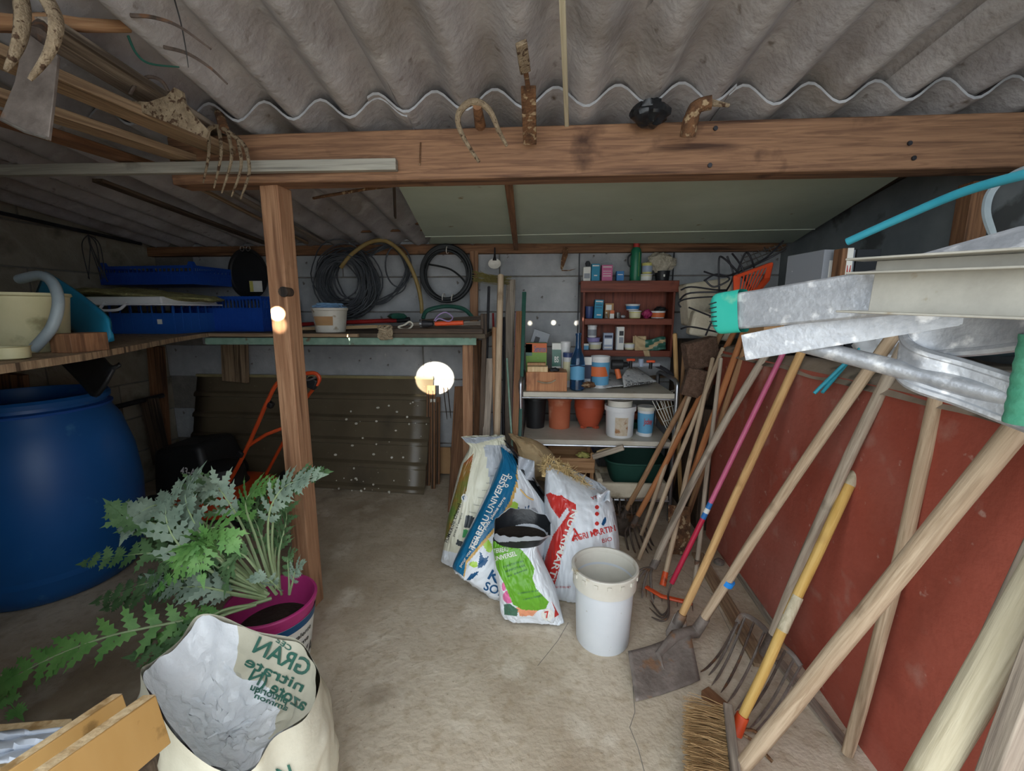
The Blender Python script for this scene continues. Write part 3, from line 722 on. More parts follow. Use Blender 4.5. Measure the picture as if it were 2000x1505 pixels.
def px_text(bvh, s, p0, p1, hpx, m, parent, name='lettering', mirror=False, bold=True, off=.003, slant=0):
    vs, fs, w = text_verts(s, bold); p0, p1 = V((p0[0], p0[1], 0)), V((p1[0], p1[1], 0))
    d = p1 - p0; L = d.length; d.normalize(); u = V((d.y, -d.x, 0)); pts = []
    for v in vs:
        q = v.x / w; q = 1 - q if mirror else q
        p = p0 + d * (q * L + slant * v.y * hpx) + u * (v.y * hpx); pts.append(cast(bvh, p.x, p.y, off))
    fs = [f for f in fs if all(pts[i] is not None for i in f)]
    if not fs: return None
    return B().add([p or V((0, 0, -1)) if p is None else p for p in [q if q is not None else V(pts[fs[0][0]]) for q in pts]], fs).obj(name, m, parent, flat=True)
def px_patch(bvh, poly, m, parent, name='print', off=.0025, n=14):
    """flat print laid on a surface: fine grid clipped to the outline"""
    xs = [p[0] for p in poly]; ys = [p[1] for p in poly]; x0, x1, y0, y1 = min(xs), max(xs), min(ys), max(ys)
    b = B(); idx = {}
    def vert(i, j):
        if (i, j) not in idx:
            p = cast(bvh, x0 + (x1 - x0) * i / n, y0 + (y1 - y0) * j / n, off); idx[(i, j)] = None if p is None else len(b.v)
            if p is not None: b.v.append(tuple(p))
        return idx[(i, j)]
    for i in range(n):
        for j in range(n):
            if inpoly(x0 + (x1 - x0) * (i + .5) / n, y0 + (y1 - y0) * (j + .5) / n, poly):
                q = [vert(i, j), vert(i, j + 1), vert(i + 1, j + 1), vert(i + 1, j)]
                if None not in q: b.f.append(q); b.m.append(0)
    return b.obj(name, m, parent, flat=True) if b.f else None
def oval(cx, cy, rx, ry, rot=0, n=18):
    c, s = math.cos(rot), math.sin(rot)
    return [(cx + rx * math.cos(2 * math.pi * i / n) * c - ry * math.sin(2 * math.pi * i / n) * s, cy + rx * math.cos(2 * math.pi * i / n) * s + ry * math.sin(2 * math.pi * i / n) * c) for i in range(n)]
def film(n, c, c2=None, rough=.32): mat(n, c, c2, sc=5, rough=rough, bump=.25, bsc=22, bd=.006)
film('sack_white', '#d4dbe2', '#dfe4ea'); film('sack_cream', '#d3d2bd', '#dcdbc8'); film('sack_blue', '#16638c', '#1d6d96'); film('sack_gold', '#c9a25a')
film('sack_red', '#c0302c', '#cb3c36'); film('sack_green', '#5c9a26', '#69a832'); film('sack_black', '#17191c', '#222529'); film('sack_lime', '#9cc83c', '#aed455'); film('sack_navy', '#12507e')
film('sack_pink', '#d2538e', '#dd77a6'); film('sack_orange', '#e08a62', '#e9a27e'); film('sack_dgreen', '#2f5a4a', '#4a7560'); film('sack_veg', '#a8452c', '#5d7a3c'); film('sack_grey', '#a7adb6', '#b9bfc7'); film('sack_box', '#3d4348'); film('sack_mint', '#4d9c62')
mat('straw', '#b59a68', '#d0b888', sc=30, rough=.95, bump=.3)
mat('kraft', '#b39a74', '#c4ad88', sc=5, rough=.85, bump=.3, bsc=14, bd=.01)
mat('soil', '#231d17', '#322a21', sc=20, rough=1, bump=.5)
# cream manure sack
t = thing('fertiliser_sack', 'cream plastic sack of horse manure standing behind the blue and white one', 'sack', gr(905, 1092))
o, bv = sack('bag', [(862, 1090, 985, 1120, 1.66, .045), (868, 1062, 1000, 1090, 1.665, .09), (876, 1010, 1012, 1040, 1.70, .11), (888, 955, 1015, 985, 1.74, .11), (901, 905, 1005, 930, 1.78, .085), (917, 872, 992, 890, 1.80, .05), (908, 860, 988, 862, 1.81, .03), (900, 853, 986, 850, 1.82, .012)], t,
             ['sack_cream', 'sack_white', 'sack_veg', 'sack_grey', 'sack_box', 'sack_mint'],
             [[(850, 1070), (1000, 1105), (1000, 1140), (850, 1140)], [(905, 905), (925, 885), (910, 960), (888, 1010), (868, 1060), (862, 1055)], [[(895, 862), (930, 866), (985, 852), (985, 845), (895, 845)], [(945, 868), (990, 870), (975, 960), (962, 1000), (955, 930)]], [[(910, 1005), (938, 1012), (935, 1035), (906, 1030)], [(893, 1053), (912, 1060), (908, 1070), (890, 1063)]], [(905, 1033), (925, 1036), (922, 1051), (902, 1049)]], seed=1)
px_text(bv, 'FUMIER', (873, 1060), (886, 1030), 6, 'sack_black', o); px_text(bv, 'de cheval', (885, 1030), (901, 985), 8, 'sack_black', o, bold=False)
px_text(bv, "pret a l'emploi", (887, 1048), (904, 1002), 4.5, 'sack_black', o, bold=False)
for k in range(13):
    x = 910 + k * 4.2; px_text(bv, random.choice(('Engrais organique NFU 42', 'Composition matiere organique', 'conseils emploi jardin potager')), (x + 6, 1000 - k * 7), (x + 40 - k, 1006 - k * 8), 2.2, 'sack_box', o, bold=False) if k % 2 == 0 else None
q = px_patch(bv, oval(907, 972, 6, 8), 'paper_white', o, 'round_badge'); px_text(bv, 'F', (904, 976), (910, 974), 7, 'sack_navy', o)
# blue and white compost sack
t = thing('fertiliser_sack', 'white and blue plastic sack of universal compost leaning on the cream sack', 'sack', gr(960, 1160))
o, bv = sack('bag', [(884, 1104, 978, 1170, 1.47, .03), (890, 1088, 1000, 1155, 1.475, .07), (918, 1030, 1050, 1105, 1.53, .10), (945, 972, 1072, 1030, 1.60, .10), (968, 922, 1062, 968, 1.66, .08), (980, 890, 1030, 920, 1.70, .05), (978, 868, 1000, 884, 1.72, .02)], t,
             ['sack_white', 'sack_blue', 'sack_gold', 'sack_lime', 'sack_navy', 'sack_black'],
             [[(870, 1100), (920, 1030), (955, 960), (975, 900), (975, 870), (1000, 885), (1010, 905), (1008, 940), (995, 980), (965, 1030), (935, 1065), (910, 1095), (905, 1125)],
              [(1010, 905), (1012, 945), (999, 985), (968, 1036), (938, 1070), (912, 1100), (907, 1128), (903, 1124), (909, 1094), (934, 1063), (963, 1028), (993, 978), (1006, 940)],
              [oval(1003, 991, 11, 12, .5), oval(953, 1065, 8, 14, -.4), oval(925, 1102, 8, 6)],
              [[(933, 1110), (938, 1076), (945, 1090), (955, 1085), (950, 1100), (940, 1108)], [(910, 1132), (920, 1120), (935, 1115), (932, 1122), (918, 1133)]] + [[(982 + 6 * k, 1022 - k), (984 + 6 * k, 1022 - k), (992 + 6 * k, 1000 - 2 * k), (990 + 6 * k, 1000 - 2 * k)] for k in range(8)],
              [[(1000, 880), (1022, 885), (1070, 960), (1068, 990), (1040, 950), (1005, 900)]]], seed=4)
px_text(bv, 'TERREAU UNIVERSEL', (926, 1075), (995, 925), 12, 'paper_white', o)
px_text(bv, 'pour vos plantes en pots, pleine terre', (900, 1108), (988, 972), 6, 'paper_white', o)
px_text(bv, 'SOL', (943, 1150), (982, 1166), 17, 'sack_navy', o); px_text(bv, 'K', (950, 1128), (972, 1140), 20, 'sack_navy', o)
for c in ((990, 948), (997, 932)): px_text(bv, 'o', (c[0] - 4, c[1] + 4), (c[0] + 4, c[1] + 2), 9, 'paper_white', o)
px_patch(bv, oval(1042, 1003, 9, 12), 'sack_grey', o, 'round_badge')
B().tube(spline([at(1016, 955, Y=1.53), at(1030, 970, Y=1.52), at(1042, 976, Y=1.52)]), .003, 6).obj('tape_strip', 'sack_gold', t)
# black lined mouth and white fold of that sack
b = B(); b.grid(lambda u, v: at(1002 + 66 * u - 18 * (1 - u) * v, 872 + 100 * u - 14 * v * (1 - u), Y=1.74 - .1 * u + .02 * math.sin(9 * u + 5 * v)), 24, 8); b.obj('folded_mouth', 'sack_black', t, solid=.003)
b = B(); b.grid(lambda u, v: at(1012 + 32 * u, 890 + 40 * v + 10 * u, Y=1.66 - .02 * math.sin(7 * u + 4 * v)), 10, 10); b.obj('white_flap', 'sack_grey', t, solid=.002)
# red and white sack
t = thing('feed_sack', 'white and red woven sack topped with straw behind the white bucket', 'sack', gr(1130, 1155))
o, bv = sack('bag', [(1066, 1148, 1198, 1150, 1.56, .06), (1058, 1130, 1206, 1130, 1.56, .13), (1060, 1060, 1208, 1070, 1.58, .14), (1062, 1000, 1204, 1020, 1.62, .14), (1064, 950, 1198, 985, 1.66, .12), (1066, 912, 1192, 966, 1.70, .09), (1068, 900, 1188, 958, 1.72, .05)], t,
             ['sack_white', 'sack_red', 'sack_navy', 'sack_grey'],
             [[[(1066, 965), (1074, 962), (1090, 968), (1098, 966), (1108, 990), (1092, 1012), (1076, 990)], [(1100, 970), (1126, 985), (1120, 1010), (1104, 1050), (1092, 1110), (1078, 1160), (1050, 1160), (1066, 1085), (1080, 1045), (1112, 1000)]], [oval(1180, 1018, 3.5, 9, .35)], [[(1196, 1000), (1210, 990), (1210, 1040), (1200, 1020)]]], seed=8, wr=.008)
px_text(bv, 'NUTRIMARTIN', (1118, 992), (1064, 1148), 13, 'paper_white', o)
px_text(bv, 'AGRI MARTIN', (1120, 1057), (1203, 1036), 12, 'sack_red', o); px_text(bv, 'A', (1117, 1056), (1136, 1052), 24, 'sack_red', o); px_text(bv, 'BIO', (1176, 1060), (1196, 1055), 8, 'sack_red', o, bold=False)
px_text(bv, 'SAC 25 KG NET', (1083, 1148), (1115, 1148), 4, 'sack_red', o, bold=False); px_text(bv, 'YS', (1155, 976), (1168, 972), 6, 'sack_red', o)
for k, (x, y) in enumerate(((1166, 990), (1166, 1003), (1166, 1022), (1162, 1036))): px_patch(bv, oval(x, y, 4, 4), 'sack_red', o, 'print_spot')
b = B(); b.grid(lambda u, v: at(1166 + 26 * u, 960 + 22 * v + 5 * math.sin(6 * u), Y=1.6 - .03 * math.sin(5 * u + 3 * v)), 8, 8); b.obj('tied_corner', 'sack_white', t, solid=.004)
b = B()
for k in range(420):
    u = random.random(); x = 1060 + 92 * u; y = 903 + 55 * u + random.uniform(-12, 18) - 12 * math.sin(math.pi * u)
    p = at(x, y, Y=1.68 + random.uniform(-.03, .05)); d = V((random.gauss(0, 1), random.gauss(0, .6), random.gauss(0, .9))).normalized() * random.uniform(.012, .03); b.tube([p - d, p + d], .0011, 3, cap=False)
b.obj('straw', 'straw', t)['kind'] = 'stuff'
b = B(); b.grid(lambda u, v: at(1058 + 96 * u, 905 + 55 * u - 14 * math.sin(math.pi * u) + 26 * v, Y=1.72 + .03 * noise.noise(V((u * 9, v * 5, 2))) - .05 * v), 26, 8); b.obj('straw_heap', 'straw', t, solid=.004)
# kraft paper bag
t = thing('paper_bag', 'crumpled brown paper bag behind the blue and white sack', 'bag', at(1040, 905, Y=1.9))
sack('bag', [(1022, 930, 1088, 935, 1.93, .03), (1012, 905, 1090, 905, 1.93, .075), (1012, 878, 1076, 885, 1.93, .07), (1002, 858, 1045, 862, 1.95, .03), (992, 846, 1022, 856, 1.96, .006)], t, ['kraft'], nu=60, nv=40, wr=.014, seed=15)
# small green compost sack
t = thing('compost_sack', 'small opened green and white sack of universal compost leaning on the blue one', 'sack', gr(1040, 1210))
o, bv = sack('bag', [(984, 1204, 1102, 1214, 1.33, .02), (978, 1190, 1097, 1196, 1.335, .04), (974, 1150, 1085, 1150, 1.345, .06), (968, 1110, 1064, 1105, 1.36, .065), (963, 1070, 1050, 1068, 1.375, .055), (963, 1050, 1058, 1048, 1.38, .034)], t,
             ['sack_white', 'sack_green', 'sack_pink', 'sack_dgreen', 'sack_orange', 'sack_red', 'sack_box'],
             [[(960, 1056), (1000, 1060), (1020, 1075), (1033, 1090), (1044, 1110), (1040, 1130), (1048, 1150), (1072, 1175), (1066, 1188), (1050, 1192), (1020, 1190), (1002, 1180), (985, 1140), (970, 1110)],
              [oval(994, 1165, 12, 13), oval(1001, 1147, 4, 4), oval(984, 1145, 4, 9)], [[(984, 1180), (995, 1178), (1012, 1190), (1010, 1203), (985, 1200)]], [[(1008, 1186), (1055, 1186), (1042, 1202), (1016, 1203)]], [[(1076, 1172), (1082, 1182), (1092, 1200), (1082, 1206), (1084, 1190)]], [[(960, 1046), (995, 1050), (1000, 1060), (960, 1057)]]], seed=21, wr=.005)
px_text(bv, 'TERREAU', (965, 1080), (993, 1076), 9, 'paper_white', o); px_text(bv, 'UNIVERSEL', (965, 1096), (1010, 1084), 9, 'paper_white', o)
for k, w in enumerate(('PLANTATION', 'REMPOTAGE', 'et semis')): px_text(bv, w, (983 + 4 * k, 1109 + 9 * k), (1022 + 4 * k, 1097 + 8 * k), 4, 'sack_dgreen', o, bold=False)
px_text(bv, 'v retention en eau', (1012, 1160), (1052, 1154), 4, 'sack_dgreen', o, bold=False); px_text(bv, "v pret a l'emploi", (1022, 1172), (1060, 1164), 4, 'sack_dgreen', o, bold=False)
px_patch(bv, oval(1070, 1200, 13, 12), 'paper_white', o, 'round_badge'); px_text(bv, '7', (1065, 1207), (1074, 1205), 13, 'sack_red', o, off=.005)
# its flared dark mouth
def mouth(u, v):
    a = 2 * math.pi * u; c, s = math.cos(a), math.sin(a)
    pc = at(1013 + 8 * v, 1050 - 16 * v, Y=1.375); w = .085 + .012 * v
    dip = (.024 if s > 0 else -.002) * v
    return pc + V((c * w, s * (.05 + .02 * v), dip + .012 * v * noise.noise(V((c * 3, s * 3, 1))) + (.012 * v if s < 0 else .02 * v) - .02 * v * abs(c) ** 3))
b = B(); b.grid(mouth, 60, 8, wrap=True); b.obj('open_mouth', 'sack_grey', t)
b = B(); b.grid(lambda u, v: mouth(u, 1 - v) * .985 + mouth(u + .5, 1 - v) * .015 + V((0, 0, -.01 * v)), 60, 8, wrap=True); b.obj('black_lining', 'sack_black', t)
pc = at(1016, 1044, Y=1.375); B().lathe([(0, 0), (.088, 0.0)], pc + V((0, 0, .004)), 24, sy=.66).obj('compost', 'soil', t)
bvm = BVHTree.FromPolygons([mouth(i / 60, j / 8) for j in range(9) for i in range(60)], [(j * 60 + i, j * 60 + (i + 1) % 60, (j + 1) * 60 + (i + 1) % 60, (j + 1) * 60 + i) for j in range(8) for i in range(60)])
px_text(bvm, 'Dometerre', (1026, 1066), (1056, 1060), 5, 'sack_black', t)
# tall white bucket
c = V((.205, 1.275, 0)); t = thing('bucket', 'tall white plastic bucket with a yellowed dirty rim by the sacks', 'bucket', c)
mat('bucket_white', '#ccd2d9', '#dadfe4', sc=3, rough=.45, bump=.08, spot=('#a79f8e', 30, .7, .04))
mat('bucket_rim', '#c9c5b8', '#d7d4ca', sc=7, rough=.5, bump=.1, spot=('#a8936c', 14, .6, .12))
mat('bucket_in', '#d3d0c4', '#dfdcd2', sc=7, rough=.5, bump=.1, spot=('#a9977a', 10, .6, .12))
h = .262
B().lathe([(0, 0), (.080, 0), (.084, .006), (.0915, h - .065), (.0915, h - .05)], c, 48).obj('body', 'bucket_white', t)
B().lathe([(.0915, h - .064), (.099, h - .062), (.1, h - .012), (.104, h - .01), (.1045, h - .003), (.102, h), (.096, h), (.094, h - .006), (.0935, h - .05)], c, 48).obj('rim', 'bucket_rim', t)
B().lathe([(.0945, h - .004), (.092, h - .05), (.08, .012), (0, .012)], c, 48).obj('inside', 'bucket_in', t)
for k in range(16):
    a = 2 * math.pi * k / 16; B().box(c + V((math.cos(a) * .1015, math.sin(a) * .1015, h - .02)), (.004, .012, .012), Matrix.Rotation(a, 3, 'Z')).obj('rim_tab', 'bucket_rim', t)
# pink bucket with plant
gp = at(530, 1168, Y=1.12); c = V((gp.x, gp.y, 0)); t = thing('bucket', 'magenta pink plastic bucket holding the leafy plant', 'bucket', c)
mat('pink_plastic', '#b02f74', '#bd3f82', sc=5, rough=.42, bump=.06)
hp = gp.z
B().lathe([(0, 0), (.088, 0), (.092, .006), (.118, hp - .02), (.123, hp - .018), (.126, hp - .004), (.124, hp), (.118, hp), (.115, hp - .01), (.09, .012), (0, .01)], c, 48).obj('body', 'pink_plastic', t)
def lab(u, v, e=.0015):
    a = R(-118 + 165 * u); z = hp - .205 + .165 * v; r = .092 + .026 * (z - .006) / (hp - .026) + e; return c + V((math.cos(a) * r, math.sin(a) * r, z))
B().grid(lab, 30, 4).obj('label', 'paper_white', t)
B().grid(lambda u, v: lab(u, .86 + .14 * v, .003), 30, 2).obj('label_band', 'sack_navy', t)
for s_, vv, hh, uu, ww in (('polyvalente', .66, .016, .40, .34), ('gamme', .48, .016, .46, .25), ('ROYAL', .12, .04, .4, .5)):
    lettering(s_, lambda x, y, vv=vv, uu=uu: lab(uu + x, vv + y / .165, .003), 'sack_black', t, height=hh, width=ww)
B().lathe([(0, 0), (.108, 0)], c + V((0, 0, hp - .09)), 24).obj('soil', 'soil', t)
PB = c + V((0, 0, hp - .08))
mat('leaf_green', '#45663f', '#658559', sc=14, rough=.6, bump=.2)
mat('leaf_silver', '#6b8070', '#8fa28f', sc=14, rough=.65, bump=.2)
mat('leaf_bright', '#4b7c3c', '#6f9c54', sc=14, rough=.55, bump=.2)
mat('leaf_stem', '#8da274', '#a5b88c', sc=14, rough=.6, bump=.15)
plant = thing('leafy_plant', 'cardoon-like plant with long jagged grey-green leaves growing from the pink bucket', 'plant', PB)
def leaf(pts, w, m, n=13, up=(0, -.5, 1), droop=.25, seed=0, bare=.2):
    n = int(n * .72)
    sp = spline(pts, 8); b = B(); N_ = len(sp) - 1; U = V(up).normalized(); rnd = random.Random(seed)
    L = sum((sp[i + 1] - sp[i]).length for i in range(N_))
    def P(t): k = min(max(t, 0), 1) * N_; i = min(int(k), N_ - 1); return sp[i].lerp(sp[i + 1], k - i)
    for k in range(n):
        t = bare + (1 - bare) * (k + .4) / n; p = P(t); tg = (P(t + .03) - P(t - .03)).normalized()
        side = tg.cross(U).normalized(); nr = side.cross(tg).normalized()
        env = math.sin(math.pi * min(1, .18 + .82 * ((t - bare) / (1 - bare)) ** .8)) ** .7 if t < .97 else .35
        hw = L * (1 - bare) / n * .5
        for sg in (-1, 1):
            ln = 1.3 * w * env * rnd.uniform(.75, 1.15); ang = R(rnd.uniform(30, 66)); d = tg * math.cos(ang) + side * (sg * math.sin(ang)); e = (tg - d * d.dot(tg)).normalized()
            fold = nr * rnd.uniform(.0, .35)
            def q(a, c_): return p + (d + fold) * (ln * a) + e * (hw * c_) - nr * (droop * ln * a * a)
            prof = ((0, .8), (.16, .55), (.30, .95), (.36, .42), (.52, .85), (.57, .3), (.74, .58), (.79, .16), (1, 0))
            cen = [q(a, 0) for a, _ in prof]; A = [q(a, c_) for a, c_ in prof]; Bq = [q(a, -c_) for a, c_ in prof]
            o_ = len(b.v); b.v += [tuple(v) for tri in zip(cen, A, Bq) for v in tri]
            for i in range(len(prof) - 1):
                i0, i1 = o_ + 3 * i, o_ + 3 * i + 3; b.f += [[i0, i0 + 1, i1 + 1, i1], [i0, i1, i1 + 2, i0 + 2]]; b.m += [0, 0]
    p = P(1); tg = (P(1) - P(.94)).normalized(); side = tg.cross(U).normalized()
    b.add([p - tg * .01, p + side * w * .12, p + tg * w * .5, p - side * w * .12], [(0, 1, 2, 3)])
    b.tube(sp, .0016, 4)
    o = b.obj('leaf', m, plant, sharp=180)
    B().tube(sp, [max(.0012, .007 * (1 - i / N_) ** 1.1 * (w / .09) ** .5) for i in range(N_ + 1)], 6).obj('stem', 'leaf_stem', o)
cy = c.y
LV = [
 ([(530, 1168, cy), (440, 1195, cy - .08), (340, 1215, cy - .14), (220, 1240, cy - .2), (120, 1275, cy - .24), (40, 1315, cy - .27), (2, 1340, cy - .28), (35, 1392, cy - .3)], .06, 'leaf_bright', 24, .16),
 ([(525, 1160, cy), (440, 1105, cy - .05), (385, 1030, cy - .06), (362, 965, cy - .05), (392, 915, cy - .03)], .06, 'leaf_silver', 15, .3),
 ([(545, 1150, cy), (532, 1080, cy), (536, 1000, cy - .02), (560, 950, cy - .05), (600, 930, cy - .08), (640, 922, cy - .1)], .045, 'leaf_green', 16, .35),
 ([(520, 1160, cy), (440, 1095, cy - .04), (340, 1078, cy - .06), (240, 1085, cy - .06), (160, 1100, cy - .06)], .05, 'leaf_green', 16, .25),
 ([(520, 1155, cy), (430, 1080, cy), (330, 1030, cy), (250, 1010, cy), (215, 985, cy)], .06, 'leaf_green', 15, .3),
 ([(515, 1150, cy), (440, 1060, cy + .02), (370, 1000, cy + .03), (310, 985, cy + .02), (262, 1010, cy), (240, 1050, cy - .02)], .06, 'leaf_silver', 15, .35),
 ([(520, 1145, cy), (480, 1040, cy + .04), (440, 970, cy + .05), (415, 945, cy + .04), (400, 970, cy)], .055, 'leaf_silver', 13, .35),
 ([(530, 1140, cy), (500, 1050, cy + .03), (480, 985, cy + .03), (500, 955, cy + .02), (545, 945, cy)], .055, 'leaf_bright', 14, .35),
 ([(520, 1160, cy), (455, 1115, cy - .08), (405, 1070, cy - .12), (385, 1060, cy - .15), (395, 1130, cy - .18)], .06, 'leaf_bright', 14, .4),
 ([(520, 1160, cy), (450, 1110, cy - .08), (400, 1060, cy - .12), (375, 1080, cy - .16), (310, 1150, cy - .18)], .055, 'leaf_bright', 14, .4),
 ([(520, 1160, cy), (450, 1100, cy - .06), (400, 1045, cy - .1), (430, 1030, cy - .14), (460, 1070, cy - .16)], .055, 'leaf_bright', 12, .45),
 ([(520, 1165, cy), (430, 1140, cy - .05), (330, 1130, cy - .06), (250, 1150, cy - .05), (185, 1175, cy - .05)], .05, 'leaf_green', 15, .25),
 ([(520, 1170, cy), (450, 1160, cy - .06), (380, 1150, cy - .08), (320, 1150, cy - .06), (280, 1130, cy - .04)], .05, 'leaf_silver', 14, .25),
 ([(540, 1150, cy), (520, 1090, cy + .05), (500, 1020, cy + .08), (470, 990, cy + .08)], .06, 'leaf_green', 12, .35),
 ([(545, 1150, cy + .02), (545, 1080, cy + .06), (560, 1010, cy + .06), (545, 970, cy + .05)], .06, 'leaf_green', 13, .35),
 ([(550, 1160, cy - .03), (545, 1150, cy - .06), (520, 1128, cy - .09), (490, 1130, cy - .1)], .03, 'leaf_silver', 9, .3),
 ([(565, 1160, cy - .02), (572, 1135, cy - .04), (578, 1110, cy - .06), (595, 1098, cy - .08)], .03, 'leaf_silver', 9, .3),
 ([(500, 1180, cy - .05), (440, 1190, cy - .1), (390, 1215, cy - .13), (350, 1240, cy - .15), (285, 1250, cy - .16)], .05, 'leaf_bright', 12, .3),
 ([(420, 1200, cy - .1), (400, 1205, cy - .13), (375, 1225, cy - .15), (280, 1300, cy - .16)], .03, 'leaf_bright', 10, .2),
 ([(520, 1165, cy), (470, 1140, cy - .02), (420, 1120, cy - .02), (340, 1100, cy + .0), (290, 1060, cy + .02)], .06, 'leaf_green', 14, .3),
 ([(520, 1165, cy), (470, 1110, cy + .05), (400, 1080, cy + .08), (320, 1060, cy + .1), (270, 1075, cy + .1)], .06, 'leaf_green', 14, .3),
 ([(540, 1160, cy), (500, 1110, cy - .04), (470, 1080, cy - .06), (450, 1100, cy - .08), (440, 1150, cy - .1)], .05, 'leaf_green', 12, .4)]
for k in range(11):
    pp, w, m, n, bare = LV[1 + (k * 5) % 17]; jx, jy, jd = random.uniform(-45, 30), random.uniform(-30, 35), random.uniform(-.05, .09)
    LV.append(([(x + jx * min(1, i / 2), y + jy * min(1, i / 2), Y + jd * min(1, i / 2)) for i, (x, y, Y) in enumerate(pp)], w * random.uniform(.8, 1.1), random.choice(('leaf_green', 'leaf_green', 'leaf_silver')), n, bare))
for k, (pp, w, m, n, bare) in enumerate(LV):
    leaf([at(x, y, Y=Y) for x, y, Y in pp], w, m, n, up=(random.uniform(-.4, .4), -.75, .8), seed=k, bare=bare)

# open paper sack at the front with silvery liner
mat('sack_paper', '#c2bda8', '#d2cebc', sc=4, rough=.7, bump=.3, bsc=16, bd=.008, spot=('#a99a7a', 6, .64, .1))
mat('liner', '#dde1e6', '#eceef1', sc=6, rough=.2, bump=.6, bsc=18, bd=.012)
film('print_green', '#3a6a5c')
RIM = [(275, 1310, .70), (300, 1290, .77), (350, 1250, .83), (384, 1203, .87), (430, 1202, .88), (500, 1232, .87), (580, 1248, .84), (612, 1290, .79), (625, 1330, .73), (598, 1400, .655), (535, 1440, .60), (490, 1505, .56), (420, 1500, .555), (345, 1440, .585), (300, 1370, .64)]
rim = spline([at(x, y, Y=Y) for x, y, Y in RIM], 6, True); nr = len(rim)
cen = sum((p for p in rim), V((0, 0, 0))) / nr; c0 = V((cen.x - .02, cen.y + .04, 0))
t = thing('fertiliser_sack', 'open pale paper sack with green print and a crinkled plastic liner', 'sack', c0)
def outer(u, v):
    p = rim[int(round(u * nr)) % nr]; e = V((c0.x + (p.x - c0.x) * 1.02, c0.y + (p.y - c0.y) * .98, 0.002))
    q = p.lerp(e, v); n_ = V((p.x - c0.x, p.y - c0.y, 0)).normalized()
    return q + n_ * (.02 * math.sin(math.pi * v) + (.010 * noise.noise(V((u * 14, v * 6, 2))) + .012 * abs(noise.noise(V((u * 9 + v * 6, v * 9 - u * 20, 5))))) * min(1, v * 5))
B().grid(outer, nr, 24, wrap=True).obj('paper_bag', 'sack_paper', t)
def inner(u, v):
    p = rim[int(round(u * nr)) % nr]; k = .15 * noise.noise(V((math.cos(u * 6.28) * 2, math.sin(u * 6.28) * 2, v * 4)))
    e = V((c0.x - .01, c0.y - .03, cen.z - .14)); q = p.lerp(e, min(1, v)); q.z = p.z - .004 + (e.z - p.z) * min(1, v) ** (.55)
    q = V((c0.x + (q.x - c0.x) * .97, c0.y + (q.y - c0.y) * .97, q.z)) + V((.012 * noise.noise(V((u * 20, v * 8, 0))), .012 * noise.noise(V((u * 20, v * 8, 4))), (.03 * k + .014 * abs(noise.noise(V((u * 34, v * 10, 8))))) * math.sin(math.pi * min(1, v))))
    return q
b = B(); b.grid(inner, nr, 26, wrap=True, mi=lambda u, v: 1 if (.30 < u < .62 and v < .42) else 0)
o = b.obj('liner', ['liner', 'sack_paper'], t); bv = BVHTree.FromPolygons([V(v) for v in b.v], b.f)
for s_, p0, p1, hh in (('CEE', (538, 1252), (566, 1272), 10), ('GRAN', (492, 1272), (598, 1322), 34), ('nitrate', (476, 1298), (590, 1352), 22), ('azote (N', (484, 1326), (592, 1388), 26), ('phtioriqu', (488, 1346), (560, 1374), 15), ('ammon', (496, 1362), (560, 1388), 12)):
    px_text(bv, s_, p0, p1, hh, 'print_green', o, mirror=True, off=.004)
bv = BVHTree.FromPolygons([outer(i / nr, j / 24) for j in range(25) for i in range(nr)], [(j * nr + i, j * nr + (i + 1) % nr, (j + 1) * nr + (i + 1) % nr, (j + 1) * nr + i) for j in range(24) for i in range(nr)])
px_text(bv, 'N', (545, 1530), (575, 1520), 30, 'print_green', t, off=.004)

# planks, sheet and plywood at the front left
mat('ply', '#b98f52', '#c9a166', sc=5, rough=.55, bump=.1, st=(1, 1, .2), spot=('#8a6a3c', 14, .68))
def prism_px(name, lab, cat, poly, Yn, thick, m, edge=None):
    o = B().slab([at(x, y, Y=Y) for (x, y), Y in zip(poly, Yn)], thick).obj(name, m, bevel=.002); return tag(o, lab, cat)
# two varnished planks pointing into the shed
def plank_q(lab, tl, bl, n1, n2, w, hgt):
    """tl/bl far end top and bottom (photo x, y, depth), running back to the near point"""
    f0, f1 = at(*tl[:2], Y=tl[2]), at(*bl[:2], Y=tl[2]); nn = at(*n1[:2], Y=n1[2]); d = nn - f0
    t_ = thing('plank', lab, 'plank', f1)
    side = V((-.93, -.25, .12)).normalized() * w
    vs = [f0, f1, f1 + side, f0 + side]; vs += [p + d for p in vs]
    B().add(vs, [(0, 1, 2, 3), (7, 6, 5, 4), (0, 4, 5, 1), (1, 5, 6, 2), (2, 6, 7, 3), (3, 7, 4, 0)]).obj('board', 'ply', t_, bevel=.0015)
    e = [f0 + side * .02 + V((0, 0, .0012)), f0 + side * .98 + V((0, 0, .0012))]; e += [e[1] + d, e[0] + d]
    B().add(e, [(0, 1, 2, 3)]).obj('raw_edge', 'pale_wood', t_)
plank_q('varnished tan plank with a raw edge nearest the paper sack', (305, 1357, .56), (335, 1450, .56), (60, 1530, .40), None, .018, 0)
plank_q('darker tan plank lying alongside the one with a raw edge', (240, 1355, .60), (262, 1420, .60), (-20, 1530, .44), None, .015, 0)
o = B().slab([at(x, y, Z=.30) for x, y in ((-60, 1418), (140, 1402), (150, 1440), (60, 1520), (-80, 1540))], .012).obj('plywood_sheet', 'pale_wood', bevel=.001); tag(o, 'pale plywood piece under the white cloth', 'plywood')
mat('cloth_white', '#c3cbd8', '#d5dbe4', sc=5, rough=.8, bump=.3, bsc=12, bd=.01)
